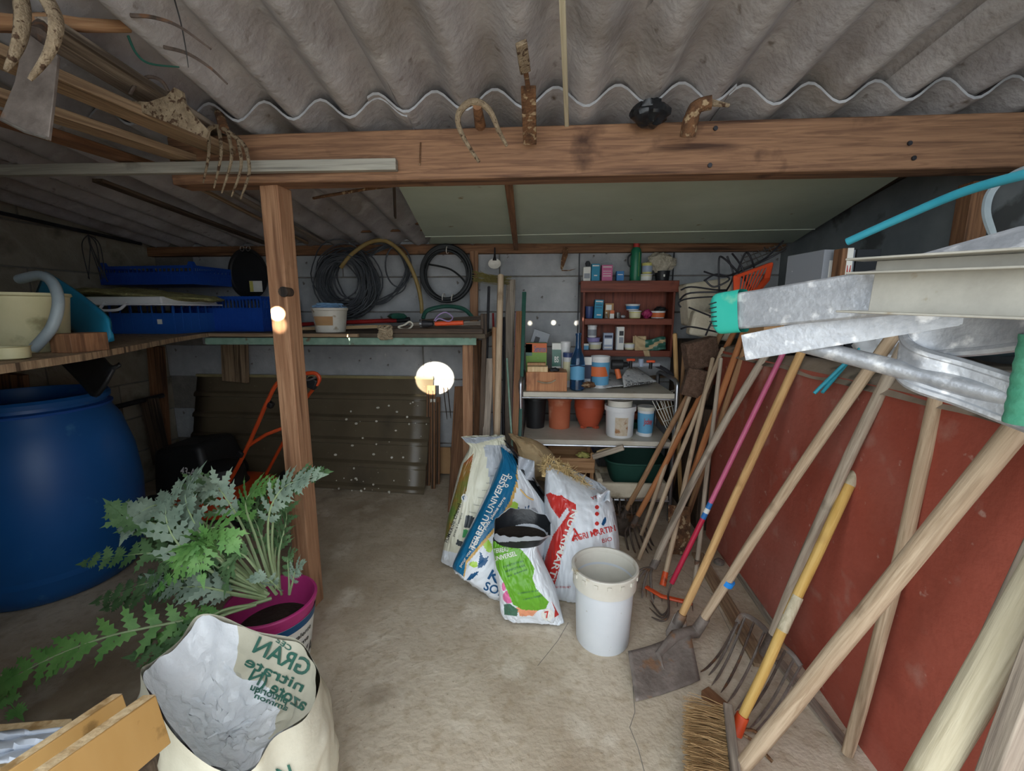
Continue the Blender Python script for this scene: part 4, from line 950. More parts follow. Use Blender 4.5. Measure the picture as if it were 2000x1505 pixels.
b = B(); b.grid(lambda u, v: at(-60 + 185 * u - 30 * v * u, 1440 + 60 * v - 22 * u, Z=.322 + .010 * noise.noise(V((u * 4, v * 6, 3))) + .006 * math.sin(14 * v + 3 * u)), 20, 16); o = b.obj('folded_cloth', 'cloth_white', solid=.005); tag(o, 'folded white cloth lying beside the tan planks', 'cloth')
g = gr(20, 1480); t = thing('wooden_box', 'dark wooden box carrying the plywood and planks', 'box', (-.84, .47, 0)); B().box((-.84, .47, .145), (.36, .26, .28)).obj('box', 'dark_wood', t, bevel=.003)

# ------------------------------------------------------------------ long handled tools leaning on the red tank
mat('pink_paint', '#c25a80', '#cf6d90', sc=6, rough=.4, bump=.05)
mat('crimson_paint', '#bb2746', '#c53450', sc=6, rough=.4, bump=.05)
mat('label_blue', '#2a6fb4', '#3a80c4', sc=6, rough=.5, bump=.05)
mat('tape_blue', '#1f84dd', '#2d90e6', sc=6, rough=.5, bump=.1)
mat('bristle', '#9c7d55', '#b6976c', sc=20, rough=.9, bump=.1)
def tool(name, lab, cat, bot, top, r, m, Xt=None, Yt=None, zb=.02, r1=None, bend=0, wob=.004, seed=0, n=12, group=None):
    """bot: photo position on the plane z = zb; top: photo position on the plane X = Xt or Y = Yt"""
    a = at(bot[0], bot[1], Z=zb); b_ = at(top[0], top[1], X=Xt) if Xt is not None else at(top[0], top[1], Y=Yt)
    t = thing(name, lab, cat, (a.x, a.y, 0), group)
    h = stick('handle', a, b_, r, r1 or r, m, t, n, bend=bend, wob=wob, seed=seed, up=(0, 0, 1), seg=16)
    return t, a, b_, (b_ - a).normalized()
def ferrule(t, a, d, L, r0, r1, m, back=.0): return B().tube([a - d * back, a + d * L], [r0, r1], 12).obj('socket', m, t)

# square shovel with blue tape
t, a, b_, d = tool('square_shovel', 'square-bladed shovel with blue tape round its pale handle', 'shovel', (1362, 1228), (1745, 655), .0135, 'handle_pale', Xt=.80, zb=.055, bend=.008)
ferrule(t, a, d, .055, .018, .0155, 'iron_grey', .02)
bl = [at(1346, 1229, Z=.052), at(1226, 1276, Z=.035), at(1241, 1371, Z=.006), at(1367, 1329, Z=.010)]
def blade(u, v):
    p = bl[0].lerp(bl[1], u).lerp(bl[3].lerp(bl[2], u), v); return p + V((0, 0, .012 * (abs(u - .5) * 2) ** 2 * (1 - .5 * v) - .004))
B().grid(blade, 16, 12).obj('blade', 'iron_grey', t, solid=-.0025)
mid = blade(.5, .02)
B().tube([a - d * .01, a.lerp(mid, .6) + V((0, 0, .006)), blade(.55, .25) + V((0, 0, .002)), blade(.5, .6)], [.0185, .017, .01, .002], 10).obj('neck', 'iron_grey', t)
q = at(1421, 1135, X=None, Y=a.y + d.y * .2); tp = a + d * ((at(1421, 1135, Y=a.y + .12) - a).length * .99)
k = min(range(200), key=lambda i: (lambda w: (w[0] - 1421) ** 2 + (w[1] - 1135) ** 2)(pj(a + d * (i * .004))))
tp = a + d * (k * .004); B().tube([tp - d * .009, tp + d * .009], .0162, 14).obj('tape', 'tape_blue', t)
# mattock with tan handle
t, a, b_, d = tool('mattock', 'mattock with a tan handle split near its iron head', 'mattock', (1328, 1208), (1580, 655), .0125, 'handle_tan', Xt=.80, zb=.05)
ferrule(t, a, d, .02, .018, .016, 'iron_grey', .02)
b = B(); b.add([a + V(v) for v in ((-.05, -.02, -.05), (.01, -.045, -.05), (-.045, -.01, -.04), (.015, -.035, -.04), (-.012, .018, -.02), (.02, .0, -.02), (-.012, .018, .008), (.02, .0, .008))], [(0, 1, 3, 2), (0, 4, 5, 1), (2, 3, 7, 6), (4, 6, 7, 5), (0, 2, 6, 4), (1, 5, 7, 3)]); b.obj('head', 'iron_grey', t, bevel=.004)
# ten-tined fork with dark grey handle
t, a, b_, d = tool('manure_fork', 'wide many-tined fork with a dark weathered handle', 'fork', (1500, 1262), (1768, 672), .013, 'handle_grey', Xt=.80, zb=.075, bend=.01)
ferrule(t, a, d, .05, .017, .015, 'iron', .03)
hb = [at(1440, 1215, Z=.06), at(1452, 1200, Z=.075), at(1480, 1215, Z=.078), at(1510, 1245, Z=.08), at(1545, 1275, Z=.075), at(1564, 1300, Z=.06)]
hb = [V((p.x, p.y, p.z)) for p in hb]
B().tube(spline(hb, 5), .0055, 8, sx=1.5).obj('head_bar', 'iron_grey', t)
hs = spline(hb, 10); TI = [(1368, 1312), (1384, 1318), (1390, 1338), (1408, 1352), (1420, 1372), (1436, 1388), (1450, 1402), (1462, 1424), (1470, 1432)]
for k, (x, y) in enumerate(TI):
    s = hs[int(k / (len(TI) - 1) * (len(hs) - 1))]; e = at(x, y, Z=.012); m_ = s.lerp(e, .45) + V((0, 0, -.028))
    B().tube(spline([s, s.lerp(e, .12) + V((0, 0, -.008)), m_, s.lerp(e, .78) + V((0, 0, -.02)), e], 5), [.0036] * 17 + [.0028, .0022, .0015, .0008], 6).obj('tine', 'steel_dull' if k % 3 else 'iron', t)
# short yellow handled hoe
t, a, b_, d = tool('hoe', 'hoe with a short yellow and cream painted handle', 'hoe', (1447, 1405), (1668, 926), .0115, 'handle_yellow', Yt=1.10, zb=.05, r1=.0125)
L = (b_ - a).length
for f0, f1 in ((.36, .5),): B().tube([a + d * L * f0, a + d * L * f1], .0128, 12).obj('cream_band', 'handle_cream', t)
B().tube([b_ - d * .03, b_, b_ + d * .008], [.0135, .0135, .008], 12).obj('worn_end', 'handle_cream', t)
ferrule(t, a, d, .012, .017, .0145, 'orange_paint', .035)
B().tube(spline([a - d * .03, a + V((.02, -.02, -.035)), a + V((.05, -.06, -.047))], 5), .004, 6).obj('prong', 'rust', t); B().tube(spline([a - d * .03, a + V((.035, .0, -.03)), a + V((.06, -.03, -.046))], 5), .004, 6).obj('prong', 'rust', t)
# pale handles close by
t, a, b_, d = tool('tool_handle', 'long pale wooden handle standing upright against the red tank', 'handle', (1655, 1470), (1866, 600), .0135, 'handle_pale', Xt=.79, zb=.01, bend=-.012, wob=.01, seed=3)
t, a, b_, d = tool('tool_handle', 'thick worn wooden handle with grub trails crossing the upright one', 'handle', (1446, 1500), (2040, 770), .0165, 'handle_pale', Yt=.66, zb=.05, wob=.006, seed=5)
def ext(a, b_):
    d = b_ - a; lo = a + d * ((.015 - a.z) / d.z); k = min((.785 - a.x) / d.x if d.x > 1e-4 else 9, (.93 - a.z) / d.z, 3); return lo, a + d * max(k, 1)
t = thing('tool_handle', 'very thick pale smooth pole beside the grey weathered plank', 'handle', at(1800, 1530, Y=.47)); stick('handle', *ext(at(1780, 1570, Y=.47), at(2060, 1085, Y=.45)), .0185, .0185, 'handle_cream', t, 14, wob=.004, seed=8)
o = board('plank', *ext(at(1950, 1560, Y=.42), at(2040, 1330, Y=.41)), .045, .02, 'grey_wood', up=(0, 1, 0)); tag(o, 'grey weathered plank next to the very thick pale pole', 'plank')
o = board('plank', *ext(at(1890, 1335, Y=.62), at(2020, 1060, Y=.60)), .02, .012, 'grey_wood', up=(0, 1, 0)); tag(o, 'thin grey board tucked behind the very thick pale pole', 'plank')
# pink cultivator
t, a, b_, d = tool('cultivator', 'hand cultivator with a pink and crimson handle and blue label', 'cultivator', (1312, 1138), (1532, 684), .0085, 'pink_paint', Xt=.79, zb=.07, wob=0)
L = (b_ - a).length
B().tube([a, a + d * L * .30], .0089, 12).obj('crimson_section', 'crimson_paint', t); B().tube([a + d * L * .30, a + d * L * .37], .0091, 12).obj('blue_label', 'label_blue', t); B().tube([a + d * L * .325, a + d * L * .345], .0093, 12).obj('white_band', 'paper_white', t)
for k, (x, y, x2, y2) in enumerate(((1275, 1175, 1270, 1172), (1280, 1190, 1268, 1186), (1290, 1212, 1272, 1204))):
    tp = spline([a, at(1305, 1160, Z=.04), at(1306, 1185 + 8 * k, Z=.02), at(1292, 1200 + 6 * k, Z=.008), at(x2, y2, Z=.012)], 6); B().tube(tp, [.0035] * (len(tp) - 4) + [.003, .0025, .002, .001], 6).obj('tine', 'iron', t)
# thick grey handle, curved
t, a, b_, d = tool('tool_handle', 'grey weathered curved handle with a crusted end beside the pink one', 'handle', (1276, 1105), (1502, 684), .0135, 'handle_grey', Xt=.80, zb=.06, bend=.02)
B().tube([a - d * .005, a + d * .035], .0148, 12).obj('crusted_end', 'iron_grey', t)
tp0 = a
for k in range(4):
    e = at(1210 + 22 * k, 1150 + 9 * k, Z=.01); q = spline([a - d * .005, a.lerp(e, .3) + V((-.01, 0, .012)), a.lerp(e, .7) + V((-.008, 0, .004)), e], 5); B().tube(q, [.005] * (len(q) - 3) + [.004, .003, .0015], 6).obj('tine', 'iron_grey', t)
# group at the far end
def handle(lab, bot, top, r, m, Xt=None, Yt=None, zb=.02, **k): return tool('garden_tool', lab, 'garden tool', bot, top, r, m, Xt, Yt, zb, **k)
t, a, b_, d = handle('shovel with a brown handle leaning furthest from the tank', (1218, 1005), (1412, 645), .0125, 'handle_brown', Yt=2.12, zb=.06)
ferrule(t, a, d, .03, .016, .014, 'iron', .02)
def spade(t, a, c, w, m, L=.16, dirv=(-.3, -.9, -.25), seed=0):
    dv = V(dirv).normalized(); s = dv.cross(V((0, 0, 1))).normalized(); n = s.cross(dv)
    def f(u, v):
        x = (u - .5) * 2; ww = w * (1 - .55 * max(0, v - .55) ** 1.4 * 2.2); p = a + dv * (L * v) + s * (x * ww) + n * (.02 * x * x)
        p.z = max(p.z, .004); return p
    B().grid(f, 10, 12).obj('blade', m, t, solid=-.003)
spade(t, a, None, .055, 'iron', .13, (-.25, -.7, -.55))
t, a, b_, d = handle('fork with an orange-brown handle behind the white bucket', (1240, 1018), (1436, 645), .0125, 'handle_orange', Yt=2.05, zb=.08)
ferrule(t, a, d, .03, .016, .014, 'iron', .03)
for k in range(6):
    sx = (k - 2.5) * .022; s = a + V((sx * .9, sx * .4, -.01 - .008 * abs(k - 2.5))); e = s + V((.02 + sx * .3, -.14, -.065)); q = spline([a - d * .02, s + V((0, -.015, 0)), s.lerp(e, .5) + V((0, 0, -.012)), e], 5); B().tube(q, [.0045] * (len(q) - 3) + [.004, .003, .0015], 6).obj('tine', 'iron', t)
t, a, b_, d = handle('slim pale handle reaching down to the bucket rim', (1247, 1092), (1412, 680), .0095, 'handle_pale', Xt=.79, zb=.02)
t, a, b_, d = handle('spade with a light brown handle and rusty rounded blade', (1322, 1010), (1452, 650), .0125, 'handle_orange', Xt=.80, zb=.16)
spade(t, a + V((.0, -.01, .06)), None, .045, 'rust', .2, (-.05, -.35, -.9))
t, a, b_, d = handle('rake with a pale handle and an orange ferrule', (1296, 1135), (1392, 700), .0095, 'handle_pale', Xt=.76, zb=.045)
ferrule(t, a, d, .035, .012, .011, 'orange_paint', .015)
B().tube([at(1262, 1146, Z=.03), at(1292, 1164, Z=.03), at(1352, 1178, Z=.03)], .006, 8, sx=1.6).obj('head_bar', 'orange_paint', t)
for k in range(7): p = at(1262 + 15 * k, 1150 + 4.5 * k, Z=.028); B().tube([p, p + V((0, -.012, -.024))], [.003, .001], 5).obj('tooth', 'iron', t)
t, a, b_, d = handle('thin grey pole with a pointed iron tip close to the tank', (1356, 1140), (1408, 700), .0085, 'handle_grey', Yt=1.86, zb=.01); ferrule(t, a, d, .09, .002, .0095, 'iron', 0)
t, a, b_, d = handle('light handle standing behind the curved grey one', (1337, 1022), (1470, 640), .0125, 'handle_brown', Xt=.80, zb=.03)
t, a, b_, d = handle('pale tool handle rising beside the shelving rack', (1330, 985), (1318, 652), .0115, 'handle_tan', Yt=2.28, zb=.02)
t, a, b_, d = handle('knotty thin branch handle leaning behind the rack upright', (1318, 965), (1336, 690), .0095, 'handle_brown', Yt=2.2, zb=.02, wob=.02, seed=4)
t, a, b_, d = handle('slim brown handle crossing the others above the polystyrene tray', (1252, 1045), (1376, 690), .0095, 'handle_pale', Yt=2.1, zb=.04)
# rake heads in the dark under the rack
for k, (x, y) in enumerate(((1200, 985), (1222, 1000))):
    t = thing('rake_head', ('small rake head with curled prongs under the rack', 'second rake head with curled prongs nearer the shovel')[k], 'rake', gr(x, y + 30)); g = gr(x, y + 40)
    B().tube([g + V((-.07, .1, .06)), g + V((.07, .08, .06))], .006, 8).obj('bar', 'iron', t)
    for i in range(5):
        p = g + V((-.06 + .03 * i, .09, .06)); B().tube(spline([p, p + V((0, -.02, .05)), p + V((0, -.05, .045)), p + V((.003, -.065, .0))], 5), .0035, 6).obj('prong', 'iron', t)
# rubble and boards along the foot of the tank
def floor_board(lab, p0, p1, w, t_, m): o = board('floor_board', at(*p0, Z=t_ / 2), at(*p1, Z=t_ / 2), w, t_, m); return tag(o, lab, 'board')
floor_board('dirty board lying along the foot of the red tank', (1398, 1050), (1518, 1222), .03, .03, 'grey_wood')
floor_board('flat grey slab board next to the one at the tank foot', (1362, 1080), (1490, 1300), .05, .012, 'old_board')
floor_board('narrow strip of wood under the wide fork', (1520, 1290), (1660, 1465), .03, .01, 'grey_wood')
b = B(); b.lathe([(0, 0), (.02, 0), (.022, .012), (.012, .02), (0, .022)], gr(1404, 1100), 8, jit=.5)
tag(b.obj('iron_bracket', 'steel_dull'), 'small grey metal bracket on the floor beside the tank', 'bracket')
# broom head
c = at(1425, 1470, Z=.03); t = thing('broom_head', 'broom head with grey wooden back and long tan bristles', 'broom', (c.x, c.y, 0))
p0, p1 = at(1420, 1392, Z=.045), at(1438, 1560, Z=.045); board('back', p0, p1, .022, .06, 'grey_wood', t, up=(0, 0, 1)); 
dl = p1 - p0; b = B()
for k in range(900):
    u = random.random(); s = p0 + dl * u + V((-.01, 0, random.uniform(-.024, .024))); e = s + V((-.075 - random.uniform(0, .02), random.uniform(-.004, .03) * 1, random.uniform(-.016, .012))); e.z = max(.002, e.z)
    b.tube([s, s.lerp(e, .5) + V((0, 0, .004)), e], [.0012, .0011, .0006], 3, cap=False)
b.obj('bristles', 'bristle', t)['kind'] = 'stuff'
o = board('wood_offcut', at(1376, 1350, Z=.012), at(1424, 1392, Z=.012), .03, .022, 'brown_wood'); tag(o, 'reddish wood offcut on the floor above the broom head', 'offcut')

# ------------------------------------------------------------------ aluminium ladders poking in over the tank
mat('teal_rubber', '#22a796', '#38b3a2', sc=6, rough=.6, bump=.1, spot=('#8fbfa0', 16, .58, .12))
mat('green_rubber', '#3f8f72', '#5ba386', sc=14, rough=.8, bump=.4, spot=('#9aa488', 18, .54, .1))
def rail(name, pts, w, h, m, parent, hollow=False, up=(0, 0, 1)):
    p0, p1 = [V(p) for p in pts]
    if not hollow: return board(name, p0, p1, w, h, m, parent, up=up, bevel=.003)
    b = B(); M, L = frame(p0, p1, up); t_ = .0022
    for x, y, sx, sy in ((-w / 2, 0, t_, h), (w / 2, 0, t_, h), (0, -h / 2, w, t_), (0, h / 2, w, t_)): b.box((x, y, L / 2), (sx, sy, L))
    return b.obj(name, m, parent, mtx=M)
lad = thing('ladder', 'aluminium ladder with a teal rubber foot poking out above the red tank', 'ladder', at(1900, 560, Y=.5))
A0, A1 = at(1440, 608, Y=.80), at(1712, 573, Y=.63); dA = (A1 - A0).normalized(); A2 = A0 + dA * 1.05
rail('side_rail', (A0, A2), .022, .062, 'aluminium', lad)
b = B()
def foot(u, v):
    a_ = 2 * math.pi * u; c_, s_ = math.cos(a_), math.sin(a_); q = .5
    x = math.copysign(abs(c_) ** q, c_) * .017; z = math.copysign(abs(s_) ** q, s_) * .037
    k = 1 - .45 * max(0, (v - .72) / .28) ** 2.2; off = .012 - .058 * v - .006 * (s_ * max(0, v - .4))
    sd = dA.cross(V((0, 0, 1))).normalized(); uu = sd.cross(dA)
    rid = .0014 * math.sin(46 * s_) * max(0, v - .5)
    return A0 + dA * (off + rid) + sd * x * k + uu * z * k
b.grid(foot, 40, 14, wrap=True); b.lathe([(0, 0)], A0, 3); f_ = b.obj('rubber_foot', 'teal_rubber', lad)
for k in range(6):
    s_ = -.8 + .3 * k; sd = dA.cross(V((0, 0, 1))).normalized(); uu = sd.cross(dA)
    B().beam(A0 - dA * .028 + uu * (.028 * s_) + sd * .0165, A0 - dA * .044 + uu * (.026 * s_) + sd * .0155, .003, .0018).obj('tread_groove', 'black_rubber', f_)
# broad pale channel section over it
I0, I1 = at(1672, 560, Y=.63), at(2100, 556, Y=.46); dI = (I1 - I0).normalized(); I1 = I0 + dI * .75
ch = B(); sd = dI.cross(V((0, 0, 1))).normalized(); uu = sd.cross(dI); hh = .038
ch.beam(I0 - uu * .0 + dI * .02, I1, .003, hh * 1.7, up=uu)
for k, w, o_ in ((hh * .9, .04, -.012), (-hh * .85, .045, -.012), (hh * .45, .03, -.01)): ch.beam(I0 + uu * k - sd * 0 + sd * .012, I1 + uu * k + sd * .012, w, .0028, up=uu)
ch.obj('channel_rail', 'aluminium_white', lad, bevel=.0008)
# upper flange plate
fl = B().slab([at(x, y, Y=Y) for x, y, Y in ((1740, 512, .64), (1990, 442, .56), (2100, 430, .5), (2100, 505, .48), (1900, 508, .56))], .003); fl.obj('flange_plate', 'aluminium', lad)
board('rung', A0 + dA * .42 + V((0, 0, .0)), A0 + dA * .42 + V((.12, .3, 0)), .03, .03, 'aluminium', lad)
lad2 = thing('ladder', 'second aluminium ladder with an open box-section rail and round brace', 'ladder', at(1900, 700, Y=.5))
R0, R1 = at(1457, 678, Y=.78), at(1880, 600, Y=.60); rail('side_rail', (R0, R0 + (R1 - R0) * 2.2), .02, .042, 'aluminium', lad2, hollow=True)
B().tube([at(1548, 668, Y=.745), at(1700, 706, Y=.66), at(1990, 782, Y=.54), at(2090, 806, Y=.5) + (at(2090, 806, Y=.5) - at(1990, 782, Y=.54)) * 3], .0125, 16).obj('round_brace', 'aluminium', lad2)
# bent flat rail
cp = spline([at(x, y, Y=Y) for x, y, Y in ((2090, 618, .50), (1950, 642, .56), (1840, 655, .61), (1785, 664, .63), (1762, 682, .64), (1768, 705, .63), (1800, 724, .61), (1880, 748, .58), (2000, 790, .53), (2080, 818, .50))], 6); cp.insert(0, cp[0] + (cp[0] - cp[1]).normalized() * .4); cp.append(cp[-1] + (cp[-1] - cp[-2]).normalized() * .3)
b = B()
vs = []; hgt = .024
for i, p in enumerate(cp):
    tg = (cp[min(i + 1, len(cp) - 1)] - cp[max(i - 1, 0)]).normalized(); s_ = tg.cross(V((0, 0, 1))).normalized()
    for a_, z in ((-.004, -hgt), (.004, -hgt), (.004, hgt), (-.004, hgt)): vs.append(p + s_ * a_ + V((0, 0, z)))
fs = [(4 * i + j, 4 * i + (j + 1) % 4, 4 * i + 4 + (j + 1) % 4, 4 * i + 4 + j) for i in range(len(cp) - 1) for j in range(4)]
b.add(vs, fs); b.obj('bent_rail', 'aluminium', lad2)
for z in (-hgt, hgt): B().tube([p + V((0, 0, z)) for p in cp], .0065, 8).obj('rail_bead', 'aluminium', lad2)
b = B(); p = at(2028, 742, Y=.515)
b.grid(lambda u, v: p + V((math.cos(6.283 * u) * (.022 + .001 * math.sin(40 * v)), math.sin(6.283 * u) * .02, -.05 + .1 * v + .0)) , 20, 24, wrap=True); b.obj('rubber_foot', 'green_rubber', lad2)
tag(B().box((1.16, .12, .985), (.26, .2, .15)).obj('support_block', 'grey_wood', bevel=.004), 'weathered timber block propping the ladders on the tank', 'block')
# turquoise pipe
o = B().tube(spline([at(1655, 472, Y=.95), at(1760, 425, Y=.88), at(1880, 375, Y=.80), at(2010, 338, Y=.72), at(2120, 310, Y=.66)], 8), .0075, 12).obj('plastic_pipe', 'turq_pipe' if 'turq_pipe' in MATS else (mat('turq_pipe', '#2c93a8', '#43a5b8', sc=8, rough=.4, bump=.05) and 'turq_pipe')); tag(o, 'turquoise plastic pipe curving in under the roof beam', 'pipe')

# ------------------------------------------------------------------ red-brown wall cabinet and its contents
wood('cabinet_red', '#6d3526', '#80422f', '#542618', sc=40, rough=.6, bump=.15)
for n_, c_ in dict(print_teal='#1a84a6', print_pink='#c2638f', print_blue='#2f78b4', print_grey='#8d929a', print_yellow='#cfc877', print_cream='#d8d3b0', print_lilac='#8f86b8', print_green='#2c7a3c', print_dark='#2c2f34', print_navy='#27304c', print_orange='#cf6a3c', print_sky='#5f9ec4', print_red='#b33a34', print_lime='#7fa24a', print_steel='#9aa6bc', print_magenta='#9c2a5c').items():
    mat(n_, c_, None, rough=.55, bump=.05, sc=8, spot=('#dcdcdc', 60, .72, .05))
mat('print_plain_blue', '#3a4a78', None, rough=.4, bump=.05)
mat('bottle_green', '#1b6a4a', '#23775a', sc=6, rough=.4, bump=.05)
mat('glass_clear', '#cfd6d6', None, rough=.08, trans=.9, bump=0)
mat('glass_blue', '#4f86b8', None, rough=.06, trans=.85, bump=0)
CY = 2.50
zc = [at(1220, 548, Y=CY).z, at(1220, 622, Y=CY).z, at(1220, 684, Y=CY).z]
x0, x1 = at(1138, 600, Y=CY).x, at(1318, 600, Y=CY).x
cab = thing('wall_cabinet', 'red-brown open wooden cabinet hung on the back wall', 'cabinet', ((x0 + x1) / 2, YB - .08, at(1220, 697, Y=CY).z))
zbot = at(1220, 697, Y=CY).z
B().box(((x0 + x1) / 2, YB - .016, (zc[0] + zbot) / 2), (x1 - x0, .012, zc[0] - zbot)).obj('back_panel', 'cabinet_red', cab)
for x in (x0 + .006, x1 - .006): board('side', (x, (CY + YB - .02) / 2, zbot), (x, (CY + YB - .02) / 2, zc[0] - .01), .012, YB - .02 - CY, 'cabinet_red', cab, up=(0, 1, 0))
for k, (z, h) in enumerate(zip(zc, (.062, .034, .034))):
    e = .014 if k == 0 else -.012
    board('shelf', (x0 - e, (CY + YB - .02) / 2, z - .006), (x1 + e, (CY + YB - .02) / 2, z - .006), YB - .024 - CY, .012, 'cabinet_red', cab)
    board('shelf_lip', (x0 - e, CY - .004, z - h / 2 - (.0 if k == 0 else -.0)), (x1 + e, CY - .004, z - h / 2), .012, h, 'cabinet_red', cab)
for px in (1132, 1317): 
    p = at(px, 490, Y=YB - .02); B().beam(p, p + V((0, 0, -.22 if px == 1317 else -.62)), .006, .008, up=(0, 1, 0)).obj('hanger_strip', 'dark_metal', cab)
def carton(lab, x0, y0, x1, y1, Y, dep, m, z=None, deco=(), cat='box', name='carton', group=None, yaw=0, tilt=0, txt=()):
    a, b_ = at(x0, y1, Y=Y), at(x1, y0, Y=Y); z0 = z if z is not None else a.z; h = b_.z - z0; w = b_.x - a.x; c = V(((a.x + b_.x) / 2, Y + dep / 2, z0))
    t = thing(name, lab, cat, c, group); r = Matrix.Rotation(yaw, 3, 'Z') @ Matrix.Rotation(tilt, 3, 'Y')
    def P(x, y, zz): return c + r @ V((x, y, zz))
    o = B().box(P(0, 0, h / 2), (w, dep, h), r).obj('body', m, t, bevel=.001)
    for fx0, fy0, fx1, fy1, dm in deco:
        B().box(P((fx0 + fx1 - 1) / 2 * w, -dep / 2 - .0006, (fy0 + fy1) / 2 * h), (w * (fx1 - fx0), .0012, h * (fy1 - fy0)), r).obj('printed_panel', dm, t)
    for s_, fx, fy, fw, fh, tm in txt:
        lettering(s_, lambda x, y, fx=fx, fy=fy: P((fx - .5) * w + x, -dep / 2 - .0018, fy * h + y), tm, t, height=fh * h, width=fw * w)
    return t
def pot(lab, x0, y0, x1, y1, Y, m, z=None, tap=.85, lid=None, band=None, cat='tub', name='tub', open_=False, group=None, sq=1, rimw=1.05, n=28, rot=None, txt=()):
    """round tub whose front touches the plane Y"""
    a, b_ = at(x0, y1, Y=Y), at(x1, y0, Y=Y); z0 = z if z is not None else a.z; h = b_.z - z0; r = (b_.x - a.x) / 2; c = V(((a.x + b_.x) / 2, Y + r, z0))
    t = thing(name, lab, cat, c, group); rb = r * tap
    pr = [(0, 0), (rb * .93, 0), (rb, h * .04), (r * .97, h * .9), (r * .97, h * .92), (r, h * .925), (r, h)]
    if open_: pr += [(r * .93, h), (r * .91, h * .9), (rb * .9, h * .06), (0, h * .06)]
    else: pr += [(0, h)]
    B().lathe(pr, c, n, sy=sq).obj('body', m, t)
    if lid: B().lathe([(r * .99, h * .88), (r * rimw, h * .885), (r * rimw, h), (r * .96, h + .002), (r * .9, h - .002), (0, h - .002)], c, n, sy=sq).obj('lid', lid, t)
    if band:
        f0, f1, bm = band; q = lambda f: rb + (r * .97 - rb) * (f / .9) + .0008
        B().lathe([(q(f0), f0 * h), (q(f1), f1 * h)], c, n, sy=sq).obj('label', bm, t)
    for s_, ang, fz, wdt, hh, tm in txt:
        lettering(s_, lambda x, y, ang=ang, fz=fz: c + V((math.sin(R(ang) + x / r) * (r + .001) , -math.cos(R(ang) + x / r) * (r + .001) * sq, fz * h + y)), tm, t, height=hh * h, width=wdt * r)
    return t
Z0, Z1, Z2 = [z + .0005 for z in zc]
# top of the cabinet
Yc = CY + .03
t = carton('white carton with a dark crumpled top on the cabinet', 1139, 521, 1154, 547, Yc, .04, 'paper_white', Z0, [(.1, .2, .9, .55, 'print_grey')]); B().lathe([(0, .03), (.008, .028), (.014, .016), (.012, 0), (0, 0)], at(1148, 520, Y=Yc + .02), 8, jit=.4).obj('crumpled_top', 'print_dark', t)
carton('tall teal carton next to the pink one on the cabinet', 1155, 515, 1172, 547, Yc, .05, 'print_teal', Z0, [(.1, .86, .9, .93, 'paper_white'), (.3, .3, .7, .36, 'paper_white')])
carton('pink carton on top of the cabinet', 1175, 517, 1197, 547, Yc, .05, 'print_pink', Z0, [(.1, .84, .9, .9, 'paper_white'), (.12, .3, .85, .34, 'paper_white'), (.12, .45, .85, .48, 'paper_white'), (.12, .6, .85, .63, 'paper_white')])
carton('small squat blue carton beside the green spray bottle', 1204, 529, 1219, 547, Yc, .04, 'print_blue', Z0, [(.15, .6, .85, .68, 'paper_white')])
p = at(1240, 547, Y=Yc + .03); p.z = Z0; t = thing('spray_bottle', 'tall dark green bottle with a red cap on the cabinet', 'bottle', p)
B().lathe([(0, 0), (.028, 0), (.03, .006), (.03, .15), (.026, .172), (.014, .186), (.012, .192), (0, .192)], p, 24).obj('body', 'bottle_green', t); B().lathe([(.013, .182), (.017, .184), (.017, .212), (.013, .218), (0, .219)], p, 20).obj('cap', 'print_red', t)
B().tube(spline([p + V((-.022, -.01, .15)), p + V((-.045, -.012, .13)), p + V((-.042, -.012, .09)), p + V((-.028, -.01, .08))]), .005, 8).obj('handle', 'print_dark', t)
B().box(p + V((.012, -.0295, .09)), (.002, .002, .13)).obj('seam', 'print_lime', t)
t = pot('white lidded tub under the pale yellow one', 1252, 535, 1277, 547, Yc, 'print_cream', Z0, .85, 'white_plastic', (.1, .7, 'paper_white')); 
pot('pale yellow tub stacked on a white tub', 1255, 513, 1278, 534.5, Yc, 'print_yellow', at(1265, 534.5, Y=Yc).z + .002, .85, 'print_yellow', (.15, .75, 'print_steel'))
t = pot('black plastic pot stuffed with a beige cloth', 1282, 528, 1313, 547, Yc, 'black_plastic', Z0, .85, open_=True); p = at(1297, 538, Y=Yc); B().box(p + V((0, -.004, 0)), (.008, .002, .012)).obj('price_tag', 'paper_white', t)
mat('rag', '#a39a88', '#c4bcab', sc=22, rough=1, bump=.6, bd=.01)
def lump(name, lab, cat, c, rx, ry, rz, m, seed=0, amp=.3, fr=2.2, n=28):
    b = B()
    def f(u, v):
        a = 2 * math.pi * u; ph = math.pi * (v - .5); d = V((math.cos(a) * math.cos(ph), math.sin(a) * math.cos(ph), math.sin(ph)))
        k = 1 + amp * noise.noise(d * fr + V((seed, 0, 0))) + amp * .5 * abs(noise.noise(d * fr * 2.7 + V((0, seed, 0))))
        return V(c) + V((d.x * rx * k, d.y * ry * k, d.z * rz * k))
    b.grid(f, n, n // 2 + 2, wrap=True); return tag(b.obj(name, m), lab, cat)
p = at(1291, 511, Y=Yc + .04); lump('cloth_bundle', 'crumpled beige cloth bundled on the black pot', 'cloth', p + V((0, 0, -.006)), .075, .045, .05, 'rag', 3, .28, 2.6, 40)
